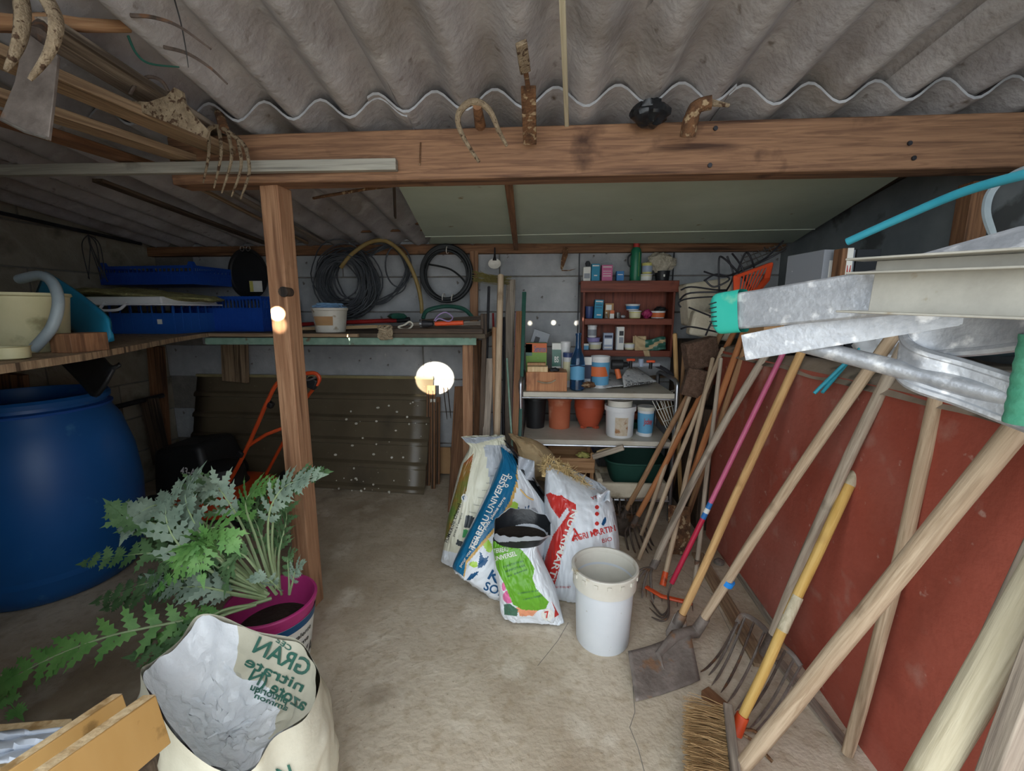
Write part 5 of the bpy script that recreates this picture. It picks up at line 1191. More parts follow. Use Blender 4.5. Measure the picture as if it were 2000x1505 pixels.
# middle shelf
pot('dark blue plastic beaker on the middle cabinet shelf', 1143, 598, 1160, 622, Yc, 'print_plain_blue', Z1, .88, open_=True, name='beaker', cat='cup')
carton('tall turquoise carton on the middle cabinet shelf', 1160, 585, 1178, 622, Yc, .05, 'print_teal', Z1, [(.1, .88, .9, .94, 'paper_white'), (.1, .7, .85, .73, 'print_navy'), (.1, .55, .85, .58, 'print_navy'), (.3, .16, .8, .22, 'paper_white')], tilt=R(2))
def vial(lab, x, y0, y1, Y, r, m, cap, z):
    p = at(x, y1, Y=Y); p.z = z; h = at(x, y0, Y=Y).z - z; t = thing('small_bottle', lab, 'bottle', p)
    B().lathe([(0, 0), (r, 0), (r, h * .62), (r * .5, h * .75), (r * .5, h * .8)], p, 14).obj('body', m, t); B().lathe([(0, h), (r * .62, h), (r * .62, h * .78), (0, h * .78)], p, 12).obj('cap', cap, t); return t
vial('tiny white capped vial in front of the brown card', 1184, 609, 622, Yc - .01, .007, 'glass_clear', 'paper_white', Z1)
carton('small white and orange carton beside the tiny vial', 1191, 606, 1200, 622, Yc, .02, 'paper_white', Z1, [(0, .6, 1, 1, 'print_orange')])
carton('brown carton with a white tag behind the tiny vial', 1181, 592, 1199, 622, Yc + .04, .03, 'card', Z1, [(.1, .55, .75, .9, 'paper_white')])
pot('low clear glass jar on the middle cabinet shelf', 1202, 610, 1213, 622, Yc, 'glass_clear', Z1, .95, open_=True, name='glass_jar', cat='jar')
lump('plastic_wrap', 'scrap of clear crumpled plastic beside the glass jar', 'wrapper', at(1217, 618, Y=Yc + .01), .012, .012, .008, 'sack_grey', 5)
pot('yellow rectangular margarine tub with a white and blue tub on it', 1230, 607, 1255, 622, Yc, 'print_yellow', Z1, .86, 'white_plastic', (.1, .75, 'print_cream'))
pot('white tub with blue print stacked on the yellow tub', 1224, 594, 1253, 606, Yc, 'white_plastic', at(1240, 606.5, Y=Yc).z + .002, .84, 'white_plastic', (.2, .72, 'print_blue'))
lump('plastic_bag', 'small crumpled magenta bag on the middle cabinet shelf', 'bag', at(1264, 613, Y=Yc + .02), .024, .02, .024, 'print_magenta', 8, .35)
t = pot('white tub with red print holding dark scraps', 1273, 607, 1304, 622, Yc, 'white_plastic', Z1, .86, band=(.15, .75, 'print_orange'), open_=True); p = at(1290, 604, Y=Yc + .04); 
lump('rubber_scraps', 'black rubber scraps lying in the white and red tub', 'scraps', p, .032, .025, .014, 'black_rubber', 2, .4)
# bottom shelf
pot('white tub under the lilac lidded tub', 1150, 669, 1177, 684, Yc, 'white_plastic', Z2, .88, 'white_plastic', (.1, .7, 'print_cream'))
pot('lilac lidded tub between a white tub and a white jar', 1147, 660, 1174, 668.5, Yc, 'print_lilac', at(1160, 668.5, Y=Yc).z + .002, .92, 'print_lilac')
pot('white screw-top jar on top of the lilac tub', 1148, 635, 1167, 659.5, Yc, 'white_plastic', at(1160, 659.5, Y=Yc).z + .002, .96, 'white_plastic', (.15, .65, 'print_grey'), name='jar', cat='jar')
carton('tiny blue and white carton beside the stacked tubs', 1140, 671, 1150, 684, Yc - .012, .02, 'print_sky', Z2, [(0, .7, 1, 1, 'paper_white')])
carton('pale blue-grey carton on the bottom cabinet shelf', 1178, 650, 1198, 684, Yc, .04, 'print_steel', Z2, [(.1, .72, .9, .86, 'print_navy'), (.1, .1, .9, .18, 'paper_white'), (.1, .3, .9, .65, 'sack_white')])
carton('tall white carton with a slanted top on the bottom cabinet shelf', 1203, 638, 1220, 684, Yc, .05, 'paper_white', Z2, [(.35, .62, .9, .82, 'print_dark'), (.35, .3, .9, .55, 'print_grey'), (0, .02, .15, .95, 'sack_grey')])
pot('small white tub beside the green foil bag', 1220, 671, 1243, 684, Yc, 'print_cream', Z2, .85, open_=True, band=(.3, .9, 'white_plastic'))
t = thing('foil_bag', 'torn green and cream foil bag flopping over the cabinet lip', 'bag', at(1268, 684, Y=Yc))
S_ = lambda u, v: at(1240 + 60 * u, 664 + 24 * v - 10 * (1 - u) * (1 - v) + 6 * math.sin(5 * u), Y=CY + .005 + .03 * (1 - v) + .012 * noise.noise(V((u * 6, v * 5, 1))))
B().grid(S_, 24, 12, mi=lambda u, v: 1 if (u < .35 or abs(v - .8 + .5 * u) < .12) else 0).obj('foil', ['print_green', 'kraft'], t, solid=.003)
B().grid(lambda u, v: at(1236 + 26 * u, 656 + 28 * v, Y=CY + .05 - .02 * u + .01 * noise.noise(V((u * 6, v * 5, 4)))), 10, 8).obj('torn_flap', 'kraft', t, solid=.002)
B().grid(lambda u, v: at(1256 + 12 * u + 3 * v, 684 + 12 * v, Y=CY - .014 + .004 * math.sin(6 * u)), 6, 6).obj('hanging_tongue', 'kraft', t, solid=.002)

# ------------------------------------------------------------------ chrome rack
YF, YK = 2.11, 2.47
rx0, rx1 = at(1017, 770, Y=YF).x, at(1322, 770, Y=YF).x
ZR = [.655, .415, .135]
rack = thing('shelving_rack', 'chrome tube shelving rack with white shelf boards', 'rack', ((rx0 + rx1) / 2, (YF + YK) / 2, 0))
for x in (rx0, rx1):
    B().tube(spline([V((x, YF, 0)), V((x, YF, .3)), V((x, YF, .66)), V((x, YF + .02, .70)), V((x, YF + .07, .715)), V((x, YK - .06, .715)), V((x, YK - .02, .70)), V((x, YK, .66)), V((x, YK, .3)), V((x, YK, 0))], 6), .011, 12).obj('side_hoop', 'chrome', rack)
mat('shelf_laminate', '#b9b2a4', '#cbc5b8', sc=5, rough=.5, bump=.08, spot=[('#9a8a70', 5, .56, .2), ('#8d7a5c', 16, .68, .08)])
for z in ZR:
    board('shelf', (rx0 + .012, (YF + YK) / 2, z - .012), (rx1 - .012, (YF + YK) / 2, z - .012), YK - YF + .02, .024, 'shelf_laminate', rack, bevel=.002)
    B().tube([V((rx0, YF - .004, z - .03)), V((rx1, YF - .004, z - .03))], .006, 8).obj('cross_bar', 'chrome', rack)
# top board of the rack
zt = ZR[0] + .0005
def on(px, py, z): return at(px, py, Z=z)
t = carton('reddish wooden box with a rope handle on the rack', 1028, 727, 1108, 757, YF + .015, .16, 'varnish_wood', zt, name='wooden_box')
p0, p1 = at(1050, 744, Y=YF + .008), at(1085, 744, Y=YF + .008)
B().tube(spline([p0, p0.lerp(p1, .3) + V((0, -.01, -.006)), p0.lerp(p1, .7) + V((0, -.01, -.006)), p1 + V((0, 0, .006))], 6), .0035, 8).obj('rope_handle', 'rope_old', t)
zb_ = at(1068, 727, Y=YF + .015).z + .001
carton('small pale wood block on the reddish box', 1030, 716, 1070, 726, YF + .02, .05, 'pale_wood', zb_, name='wood_block', cat='block')
carton('second pale wood block lying behind the first', 1030, 709, 1066, 718, YF + .08, .04, 'crate_wood', zb_, name='wood_block', cat='block')
lump('leather_scrap', 'dark leather scrap on the reddish wooden box', 'leather', at(1082, 722, Y=YF + .06) , .024, .02, .01, 'print_dark', 4, .4)
Yr = YF + .2
carton('carton of seeds with garden picture and orange panel', 1027, 670, 1068, 706, Yr, .06, 'print_lime', zt, [(.0, .78, 1, 1, 'print_orange'), (.0, .0, .42, .3, 'print_orange'), (.0, .7, .3, .98, 'print_green'), (.45, .05, .95, .35, 'brown_wood')], txt=[('Semences', .40, .80, .56, .14, 'sack_navy')])
o = bpy.data.objects['carton']
carton('green and white carton beside the seed carton', 1078, 670, 1096, 707, Yr, .05, 'paper_white', zt, [(0, .45, 1, .85, 'print_green'), (.1, .1, .9, .38, 'print_grey')], txt=[('BS', .25, .55, .5, .14, 'paper_white')])
carton('old dark radio set leaning behind the seed carton', 1030, 645, 1062, 668, Yr + .08, .06, 'print_grey', at(1040, 690, Y=Yr).z, [(.2, .3, .5, .7, 'print_dark')], name='radio', cat='radio', tilt=R(18))
pot('white jar with a wide white lid behind the bottle', 1095, 668, 1115, 712, Yr - .02, 'white_plastic', zt, .62, 'white_plastic', name='jar', cat='jar')
pot('white tub with a blue rim beside the blue bottle', 1100, 690, 1121, 716, Yr - .07, 'white_plastic', zt, .95, 'print_plain_blue', (.2, .75, 'print_cream'))
p = at(1127, 756, Y=YF + .05); p.z = zt; hb = at(1127, 650, Y=YF + .05).z - zt; t = thing('glass_bottle', 'tall blue glass bottle standing on the rack', 'bottle', p)
B().lathe([(0, .004), (.03, .002), (.036, .008), (.036, hb * .5), (.032, hb * .58), (.018, hb * .70), (.012, hb * .78), (.0115, hb * .95), (.014, hb * .955), (.014, hb), (.009, hb), (.008, hb * .8), (.014, hb * .7), (.028, hb * .57), (.032, hb * .5), (.032, .012), (0, .010)], p, 28).obj('glass', 'glass_blue', t)
B().lathe([(.0365, hb * .2), (.0365, hb * .46)], p, 28).obj('label', 'print_sky', t)
B().tube([p + V((.0374 * math.cos(R(a)), .0374 * math.sin(R(a)), hb * (.42 + .0004 * (90 - abs(a + 90))))) for a in range(-165, -15, 10)], .003, 6).obj('label_arc', 'print_navy', t)
carton('dark navy carton behind the blue bottle', 1140, 697, 1156, 742, YF + .12, .04, 'print_navy', zt, [(0, .75, 1, 1, 'paper_white'), (.1, .05, .9, .3, 'sack_grey')])
pot('white tub with a village picture label on the rack', 1155, 697, 1195, 740, YF + .1, 'white_plastic', zt, .88, band=(.1, .82, 'print_sky'), open_=True)
c = at(1172, 728, Y=YF + .1); B().grid(lambda u, v: c + V((-.045 + .09 * u, .055 - math.sqrt(max(0, .0535 ** 2 - (-.045 + .09 * u) ** 2)) - .0025, -.02 + .05 * v)), 10, 3).obj('village_print', 'print_orange', bpy.data.objects[[o_.name for o_ in bpy.data.objects if o_.get('label') == 'white tub with a village picture label on the rack'][0]])
t = thing('power_drill', 'black and orange power drill lying on the rack', 'drill', at(1208, 735, Y=YF + .16)); p = at(1205, 716, Y=YF + .16)
B().tube([p + V((-.03, 0, .012)), p + V((.03, 0, .012))], .026, 14).obj('body', 'black_plastic', t, bevel=.003); B().tube([p + V((.0, 0, -.01)), p + V((.012, -.01, -.06))], .014, 10).obj('grip', 'print_orange', t); B().tube([p + V((.028, 0, .012)), p + V((.05, 0, .012)), p + V((.06, 0, .012))], [.016, .014, .006], 10).obj('chuck', 'dark_metal', t)
t = thing('garden_tap', 'grey pipe manifold with two orange tap handles on the rack', 'tap', at(1255, 735, Y=YF + .22)); Yt = YF + .2
B().tube([at(1222, 712, Y=Yt), at(1288, 712, Y=Yt)], .012, 10).obj('manifold', 'print_grey', t)
B().tube([at(1252, 700, Y=Yt), at(1252, 715, Y=Yt)], .014, 12).obj('collar', 'print_steel', t)
for x, y in ((1232, 704), (1271, 707)):
    p = at(x, y, Y=Yt - .01); B().tube([p + V((0, 0, -.035)), p], .009, 10).obj('stem', 'black_plastic', t); B().box(p + V((0, 0, .004)), (.045, .016, .014)).obj('tap_handle', 'orange_plastic', t, bevel=.005)
B().tube(spline([at(1278, 712, Y=Yt), at(1300, 722, Y=Yt), at(1316, 735, Y=Yt - .03)]), .01, 8).obj('hose_tail', 'dark_metal', t)
# newspapers
mat('newsprint', '#b9bbbd', '#cfd0d0', sc=40, rough=.9, bump=.1, st=(1, 3, 1), lo=.48, hi=.56, spot=('#6f737a', 30, .6, .05))
def paper(lab, pts, h, col, fold=.02):
    t = thing('newspaper', lab, 'newspaper', at(*pts[0], Z=zt)); c = [at(x, y, Z=z) for x, y, z in pts]
    f = lambda u, v: c[0].lerp(c[1], u).lerp(c[3].lerp(c[2], u), v) + V((0, 0, fold * math.sin(math.pi * u) * (1 - v) + .003 * noise.noise(V((u * 5, v * 5, 2)))))
    B().grid(f, 16, 12).obj('pages', 'newsprint', t, solid=h)
    for a, b2, u1, v1, m in col: B().grid(lambda u, v: f(a + (u1 - a) * u, b2 + (v1 - b2) * v) + V((0, 0, .0015)), 8, 6).obj('printed_block', m, t)
    return t
t = paper('folded newspaper with a blue photograph standing up at one corner', [(1215, 735, zt + .055), (1240, 716, zt + .07), (1282, 746, zt + .018), (1218, 756, zt + .012)], .006, [(.2, .1, .9, .45, 'print_steel'), (.1, .5, .9, .85, 'print_dark')])
c = at(1222, 754, Z=zt + .02); lettering('QUOTIDIEN', lambda x, y: at(1222 + x, 754 - .1 * x - y, Z=zt + .026), 'sack_black', t, height=5, width=52)
paper('flat grey newspaper pages under the folded one', [(1160, 748, zt + .012), (1205, 730, zt + .02), (1232, 752, zt + .012), (1185, 757, zt + .012)], .004, [(.3, .3, .8, .7, 'print_grey')])
lump('leather_glove', 'curled dark brown leather glove at the front of the rack', 'glove', at(1150, 751, Y=YF + .02), .03, .02, .014, 'rust', 6, .4)
o = board('wood_piece', at(1262, 738, Z=zt + .008), at(1308, 732, Z=zt + .008), .04, .014, 'old_board'); tag(o, 'flat wood piece on the rack beside the newspaper', 'wood')
# second board
z2 = ZR[1] + .0005; Y2 = YF + .17
mat('terracotta', '#a8583a', '#b96a4a', sc=6, rough=.8, bump=.15, spot=('#c98c70', 10, .62, .12)); mat('terracotta_plastic', '#a9492f', '#b5553a', sc=6, rough=.5, bump=.06)
def flowerpot(lab, x0, y0, x1, y1, Y, m, tap=.78, saucer=False, rot=0):
    a, b_ = at(x0, y1, Y=Y), at(x1, y0, Y=Y); h = b_.z - z2; r = (b_.x - a.x) / 2; c = V(((a.x + b_.x) / 2, Y + r, z2)); t = thing('flower_pot', lab, 'flower pot', c)
    B().lathe([(0, 0), (r * tap, 0), (r * .93, h * .78), (r, h * .79), (r, h), (r * .93, h), (r * .86, h * .78), (r * tap * .9, h * .06), (0, h * .06)], c, 32).obj('pot', m, t)
    return t
flowerpot('black plastic flower pot on the second rack board', 1022, 770, 1069, 820, Y2, 'black_plastic'); flowerpot('terracotta coloured straight flower pot with a hanging tag', 1069, 772, 1119, 816, Y2, 'terracotta', .84)
a, b_ = at(1123, 818, Y=Y2), at(1187, 770, Y=Y2); r = (b_.x - a.x) / 2; h = b_.z - z2; c = V(((a.x + b_.x) / 2, Y2 + r, z2)); t = thing('planter_bowl', 'wide round terracotta plastic planter bowl with feet', 'planter', c)
B().lathe([(0, .012), (r * .62, .012), (r * .86, h * .3), (r * .98, h * .55), (r, h * .6), (r * .97, h * .62), (r, h * .95), (r, h), (r * .94, h), (r * .9, h * .6), (r * .6, .02), (0, .02)], c, 36).obj('bowl', 'terracotta_plastic', t)
for k in range(4): a_ = R(45 + 90 * k); B().box(c + V((math.cos(a_) * r * .55, math.sin(a_) * r * .55, .007)), (.03, .02, .014), Matrix.Rotation(a_, 3, 'Z')).obj('foot', 'terracotta_plastic', t)
for lab, x0_, x1_, y0_, y1_, m, dz in (('terracotta saucer bowl stacked in a green bowl', 1198, 1272, 772, 788, 'terracotta', .05), ('flat green bowl under the terracotta saucer', 1200, 1280, 786, 806, 'hose_green', .0)):
    a, b_ = at(x0_, y1_, Y=Y2 + .02), at(x1_, y0_, Y=Y2 + .02); r = (b_.x - a.x) / 2; c = V(((a.x + b_.x) / 2, Y2 + .01 + r, z2 + dz)); B().lathe([(0, 0), (r * .6, 0), (r * .9, .03), (r, .045), (r * .96, .045), (r * .6, .008), (0, .008)], c, 32).obj('bowl', m); tag(bpy.data.objects[[o_.name for o_ in bpy.data.objects if o_.name.startswith('bowl') and not o_.parent and 'label' not in o_.keys()][0]], lab, 'bowl')
t = pot('white lidless bucket with a stained paper label on the second board', 1185, 797, 1247, 849, YF + .015, 'white_plastic', z2, .9, open_=True, name='bucket', cat='bucket', rimw=1.06)
a, b_ = at(1185, 849, Y=YF + .015), at(1247, 797, Y=YF + .015); r = (b_.x - a.x) / 2; c = V(((a.x + b_.x) / 2, YF + .015 + r, z2)); h = b_.z - z2
B().lathe([(r * .98, h * .84), (r * 1.06, h * .85), (r * 1.06, h), (r * .98, h)], c, 32).obj('rim', 'white_plastic', t)
mat('stained_label', '#b9a890', '#d2c8b8', sc=26, rough=.85, bump=.1, spot=('#9a6f4a', 26, .52, .1))
B().grid(lambda u, v: c + V((math.cos(R(-118 + 52 * u)) * r * (.93 + .05 * v), math.sin(R(-118 + 52 * u)) * r * (.93 + .05 * v), h * (.1 + .58 * v))), 10, 4).obj('paper_label', 'stained_label', t)
pot('smaller white tub nested in the white bucket', 1189, 785, 1241, 812, YF + .018, 'dirty_white', z2 + h * .75, .93, open_=True)
t = pot('white dessert pot with blue wave print and red name', 1247, 797, 1283, 839, YF + .06, 'white_plastic', z2, .84, 'dirty_white', (.12, .8, 'print_sky'), txt=[('Jockey', -22, .45, 1.0, .2, 'print_red')], cat='pot', name='dessert_pot')
p = at(1255, 847, Z=z2); B().lathe([(0, .002), (.03, .002), (.034, .0), (.035, .014), (.0375, .016), (.032, .016), (.031, .006), (0, .006)], p, 28).obj('pot_lid', 'white_plastic'); tag(bpy.data.objects['pot_lid'], 'small white lid lying upturned near the shelf edge', 'lid')
# wire basket
mat('wire_white', '#cfcdc2', '#dcdad0', sc=12, rough=.5, bump=.1)
t = thing('wire_basket', 'tilted white wire basket leaning on the rack upright', 'basket', at(1300, 845, Z=z2))
Q = [at(1272, 778, Y=YF + .03), at(1306, 845, Y=YF + .03), at(1326, 842, Y=YF + .12), at(1314, 765, Y=YF + .12)]
for k in range(7): B().tube([Q[0].lerp(Q[3], k / 6), Q[1].lerp(Q[2], k / 6)], .0022, 6).obj('wire', 'wire_white', t)
for k in range(4): B().tube([Q[0].lerp(Q[1], k / 3), Q[3].lerp(Q[2], k / 3)], .0022, 6).obj('wire', 'wire_white', t)
D = V((.06, .1, .0))
for q in Q: B().tube([q, q + D], .0022, 6).obj('wire', 'wire_white', t)
B().tube([q + D for q in Q], .0025, 6, closed=True).obj('rim_wire', 'wire_white', t)
mat('wicker', '#7a5a3c', '#98754f', sc=60, rough=.9, bump=.8, st=(1, 1, 3), bd=.006)
lump('wicker_basket', 'brown wicker basket behind the white wire basket', 'basket', at(1300, 805, Y=YF + .25), .05, .06, .07, 'wicker', 3, .1)
# bottom board
z3 = ZR[2] + .0005
def slatcrate(lab, x0, y0, x1, y1, Y, dep):
    a, b_ = at(x0, y1, Y=Y), at(x1, y0, Y=Y); w = b_.x - a.x; h = b_.z - z3; c = V(((a.x + b_.x) / 2, Y + dep / 2, z3)); t = thing('wooden_crate', lab, 'crate', c)
    for s_ in (-1, 1):
        for z, hh in ((h * .22, h * .34), (h * .76, h * .42)):
            board('slat', c + V((-w / 2, s_ * dep / 2, z)), c + V((w / 2, s_ * dep / 2, z)), .006, hh, 'crate_wood', t); board('slat', c + V((s_ * w / 2, -dep / 2, z)), c + V((s_ * w / 2, dep / 2, z)), .006, hh, 'crate_wood', t)
        for s2 in (-1, 1): board('corner_post', c + V((s_ * (w / 2 - .01), s2 * (dep / 2 - .01), 0)), c + V((s_ * (w / 2 - .01), s2 * (dep / 2 - .01), h + .02)), .018, .018, 'crate_wood', t, up=(0, 1, 0))
    B().box(c + V((0, 0, .004)), (w, dep, .006)).obj('base', 'crate_wood', t)
    return t
slatcrate('slatted wooden fruit crate behind the straw topped sack', 1070, 893, 1161, 948, YF + .01, .2)
o = board('black_panel', at(1072, 888, Y=YF + .24), at(1160, 886, Y=YF + .24), .02, .09, 'print_navy'); tag(o, 'dark navy box lid standing behind the fruit crate', 'lid')
o = board('wood_stake', at(1158, 892, Y=YF - .02), at(1218, 873, Y=YF - .06), .022, .026, 'handle_grey'); tag(o, 'sawn wooden stake lying across the crate and green tub', 'stake')
o = board('wood_stake', at(1165, 882, Y=YF + .04), at(1212, 866, Y=YF + .02), .01, .008, 'pale_wood'); tag(o, 'thin wooden sliver above the sawn stake', 'stake')
c = at(1235, 930, Y=YF + .12); c.z = z3 + .045; t = thing('green_tub', 'dark green plastic trough resting in the polystyrene tray', 'tub', c)
mat('dark_green_plastic', '#12382f', '#1a463b', sc=6, rough=.75, bump=.06)
a, b_ = at(1175, 870, Y=YF + .1), at(1292, 870, Y=YF + .1); w = (b_.x - a.x) / 2
def tub(u, v, k=1):
    a_ = 2 * math.pi * u; cc, ss = math.cos(a_), math.sin(a_); q = .55; x = math.copysign(abs(cc) ** q, cc); y = math.copysign(abs(ss) ** q, ss); s_ = .78 + .22 * v
    return c + V((x * w * s_ * k, y * .14 * s_ * k, .115 * v + (.004 if k < 1 else 0)))
b = B(); b.grid(tub, 48, 8, wrap=True); b.grid(lambda u, v: tub(u, 1 - v, .965), 48, 8, wrap=True); b.f.append(list(range(48))); b.m.append(0); b.f.append([9 * 48 + 8 * 48 + q for q in range(48)]); b.m.append(0); b.obj('trough', 'dark_green_plastic', t); B().tube([tub(i / 48, 1) for i in range(48)], .006, 6, closed=True).obj('rolled_rim', 'dark_green_plastic', t)
mat('polystyrene', '#c6bba4', '#d8cfbb', sc=9, rough=.95, bump=.5, bsc=60, spot=('#94846a', 8, .58, .12))
a, b_ = at(1166, 950, Y=YF - .06), at(1304, 950, Y=YF - .06); cx_ = (a.x + b_.x) / 2; w = b_.x - a.x; t = thing('polystyrene_tray', 'dirty white polystyrene tray with broken edges on the bottom board', 'tray', (cx_, YF + .09, z3))
b = B(); b.box((cx_, YF + .1, z3 + .01), (w, .32, .02)); b.box((cx_, YF - .05, z3 + .042), (w, .03, .075)); b.box((cx_ - w / 2 + .014, YF + .1, z3 + .055), (.028, .32, .09)); b.box((cx_ + w / 2 - .014, YF + .1, z3 + .045), (.028, .32, .08)); b.box((cx_, YF + .25, z3 + .03), (w, .03, .04)); b.obj('foam', 'polystyrene', t, bevel=.009)
lump('yellow_net', 'tangle of yellow netting in the fruit crate', 'netting', at(1140, 888, Y=YF + .1), .03, .03, .012, 'print_yellow', 9, .6)
# ------------------------------------------------------------------ poles standing in the corner beside the rack
def pole(lab, top, bot, Yt, Yb, r, m, kind='stick', w=.03, name='pole', th=.014):
    b_ = at(bot[0], bot[1], Y=Yb); b_.z = max(b_.z, .0); a = at(top[0], top[1], Y=Yt)
    k = b_.z / max(.01, a.z - b_.z); g = b_ - (a - b_) * k
    o = stick(name, g, a, r, r, m, wob=.006, seed=len(lab)) if kind == 'stick' else board(name, g, a, w, th, m, up=(0, 1, 0)); return tag(o, lab, 'pole')
pole('thick pale pole standing between the back shelf and the rack', (978, 538), (970, 850), 2.3, 2.0, .0165, 'handle_pale')
pole('weathered grey plank standing behind the thick pale pole', (998, 546), (990, 850), 2.45, 2.25, 0, 'grey_wood', 'b', .05)
pole('thin black pipe standing beside the back shelf end', (955, 560), (946, 850), 2.35, 2.1, .0075, 'dark_metal')
pole('dark blue-black batten standing by the shelf end', (946, 660), (940, 860), 2.12, 2.0, 0, 'dark_wood', 'b', .022)
pole('grey split stake with a pointed top by the thick pale pole', (957, 700), (950, 850), 2.15, 2.0, 0, 'grey_wood', 'b', .035)
pole('second pale stake leaning against the thick pale pole', (965, 640), (968, 850), 2.2, 2.02, .012, 'handle_brown')
pole('dark brown lath near the rack upright', (1014, 608), (1006, 850), 2.3, 2.02, 0, 'brown_wood', 'b', .03)
pole('dark green plastic strip with a hole near the rack', (1024, 570), (1016, 800), 2.35, 2.1, 0, 'hose_green', 'b', .022, th=.008)
pole('thin teal cane crossing the dark brown lath', (990, 700), (999, 850), 2.2, 2.0, .005, 'green_edge')
pole('thin pink stick behind the dark brown lath', (1009, 608), (1006, 700), 2.38, 2.3, .004, 'pink_paint')
pole('red tipped thin cane behind the grey plank', (963, 612), (968, 800), 2.4, 2.2, .006, 'red_paint_gloss')
pole('black narrow rod behind the pale stake', (985, 620), (984, 820), 2.4, 2.2, .008, 'dark_metal')

# ------------------------------------------------------------------ under the roof
def zr(p, d=.03): return V((p.x, p.y, min(p.z, roofz(p.y) - AMP - d)))
pc = [at(780, 367, Y=1.56), at(838, 476, Y=2.56), at(1548, 474, Y=2.52), at(1800, 318, Y=1.42)]
t = thing('ceiling_panel', 'pale green painted board fixed beneath the rear roof', 'panel', pc[0].lerp(pc[2], .5))
e0, e1 = pc[0].lerp(pc[1], .80), pc[3].lerp(pc[2], .72)
B().slab([pc[0], pc[3], e1, e0], .008, (0, 0, 1)).obj('board', 'green_panel', t); B().slab([e0 + V((.03, .012, 0)), e1 + V((0, .012, 0)), pc[2], pc[1]], .008, (0, 0, 1)).obj('board', 'green_panel', t)
mat('pale_edge', '#c6cfbd', None, rough=.6, bump=.05); B().tube([e0, e1], .0035, 6).obj('joint_strip', 'pale_edge', t)
o = board('batten', at(992, 343, Y=1.42) + V((0, 0, -.004)), at(1008, 484, Y=2.54) + V((0, 0, -.006)), .026, .012, 'brown_wood'); tag(o, 'dark brown batten crossing under the pale green board', 'batten')
o = stick('bent_rod', at(612, 387, Y=1.62), at(945, 347, Y=1.42), .0055, .0045, 'rust', bend=.01, wob=.006); tag(o, 'thin rusty rod hanging below the beam beside the green board', 'rod')
o = board('lath', at(680, 453, Y=2.45), at(842, 448, Y=2.45), .018, .01, 'brown_wood'); tag(o, 'thin brown lath under the rear roof above the cable coil', 'lath')
o = board('lath', at(795, 436, Y=2.35), at(842, 434, Y=2.35), .03, .018, 'brown_wood'); tag(o, 'short brown lath at the corner of the green board', 'lath')
o = board('lath', at(769, 345, Y=1.5), at(772, 424, Y=1.9), .014, .008, 'dark_wood', up=(0, 1, 0)); tag(o, 'narrow dark strip hanging beside the green board', 'lath')
o = board('rafter', at(1800, 318, X=XR - .03), at(1532, 468, X=XR - .03), .03, .03, 'dark_wood'); tag(o, 'dark rafter sloping along the top of the side wall', 'rafter')
a = at(1912, 330, X=XR - .05); o = board('wall_post', (a.x, a.y, .9), (a.x, a.y, zb0), .06, .05, 'brown_wood', up=(0, 1, 0)); tag(o, 'dark brown post under the beam against the side wall', 'post')
b = B()
for k in range(3): b.tube(spline([at(2040, 318, Y=1.05), at(1985, 335, Y=1.08), at(1935 + 4 * k, 370, Y=1.1), at(1922 + 4 * k, 410, Y=1.1), at(1932 + 4 * k, 450, Y=1.1), at(1945, 470, Y=1.1)], 6), .005, 6)
tag(b.obj('hose', 'grey_hose'), 'grey hose loop hanging beside the dark brown wall post', 'hose')
# laths across the dim rear left roof
for lab, p0, p1, m, w in (('pale lath under the roof beside the orange-brown post', (400, 350, 1.5), (630, 470, 2.5), 'grey_wood', .03), ('wide dark lath under the roof above the blue crates', (190, 352, 1.5), (520, 475, 2.5), 'dark_wood', .04), ('thin pale lath under the roof above the black lid', (360, 352, 1.55), (600, 472, 2.5), 'old_board', .015)):
    a_, b_ = zr(at(p0[0], p0[1], Y=p0[2]), .012), zr(at(p1[0], p1[1], Y=p1[2]), .012); o = board('lath', a_, b_, w, .012, m); tag(o, lab, 'lath')
# painted batten fixed to the front of the beam
Yb_ = BEAMY - .052
o = board('painted_batten', V((XL + .01, Yb_, at(-60, 331, Y=Yb_).z)), at(775, 322, Y=Yb_), .022, .031, 'painted_grey'); tag(o, 'long whitewashed batten nailed across the front of the beam', 'batten')
# boards stored on it
for lab, p0, p1, w, th, m in (('pale rough board on top of the stored planks', (-60, 85, .80), (480, 312, 1.40), .07, .022, 'old_board'), ('middle stored plank with a gap above it', (-60, 170, .86), (430, 330, 1.44), .06, .02, 'old_board'), ('lowest orange-brown stored plank', (-60, 212, .90), (312, 330, 1.46), .05, .022, 'brown_wood'), ('grey board lying above the pale rough board', (60, 40, .85), (420, 262, 1.36), .09, .015, 'grey_wood'), ('tan lath slanting over the stored planks', (120, -30, .95), (330, 104, 1.28), .03, .012, 'crate_wood')):
    a_, b_ = zr(at(p0[0], p0[1], Y=p0[2]), .0), zr(at(p1[0], p1[1], Y=p1[2]), .0)
    if 'lath' not in lab and 'grey' not in lab: a_ = b_ + (a_ - b_) * 1.45
    o = board('stored_plank', a_, b_, w, th, m); tag(o, lab, 'plank')
o = stick('branch', at(-60, 42, Y=.78), at(250, 52, Y=1.0), .016, .011, 'handle_brown', wob=.014, seed=6); tag(o, 'crooked peeled branch above the two-pronged hoe', 'branch')
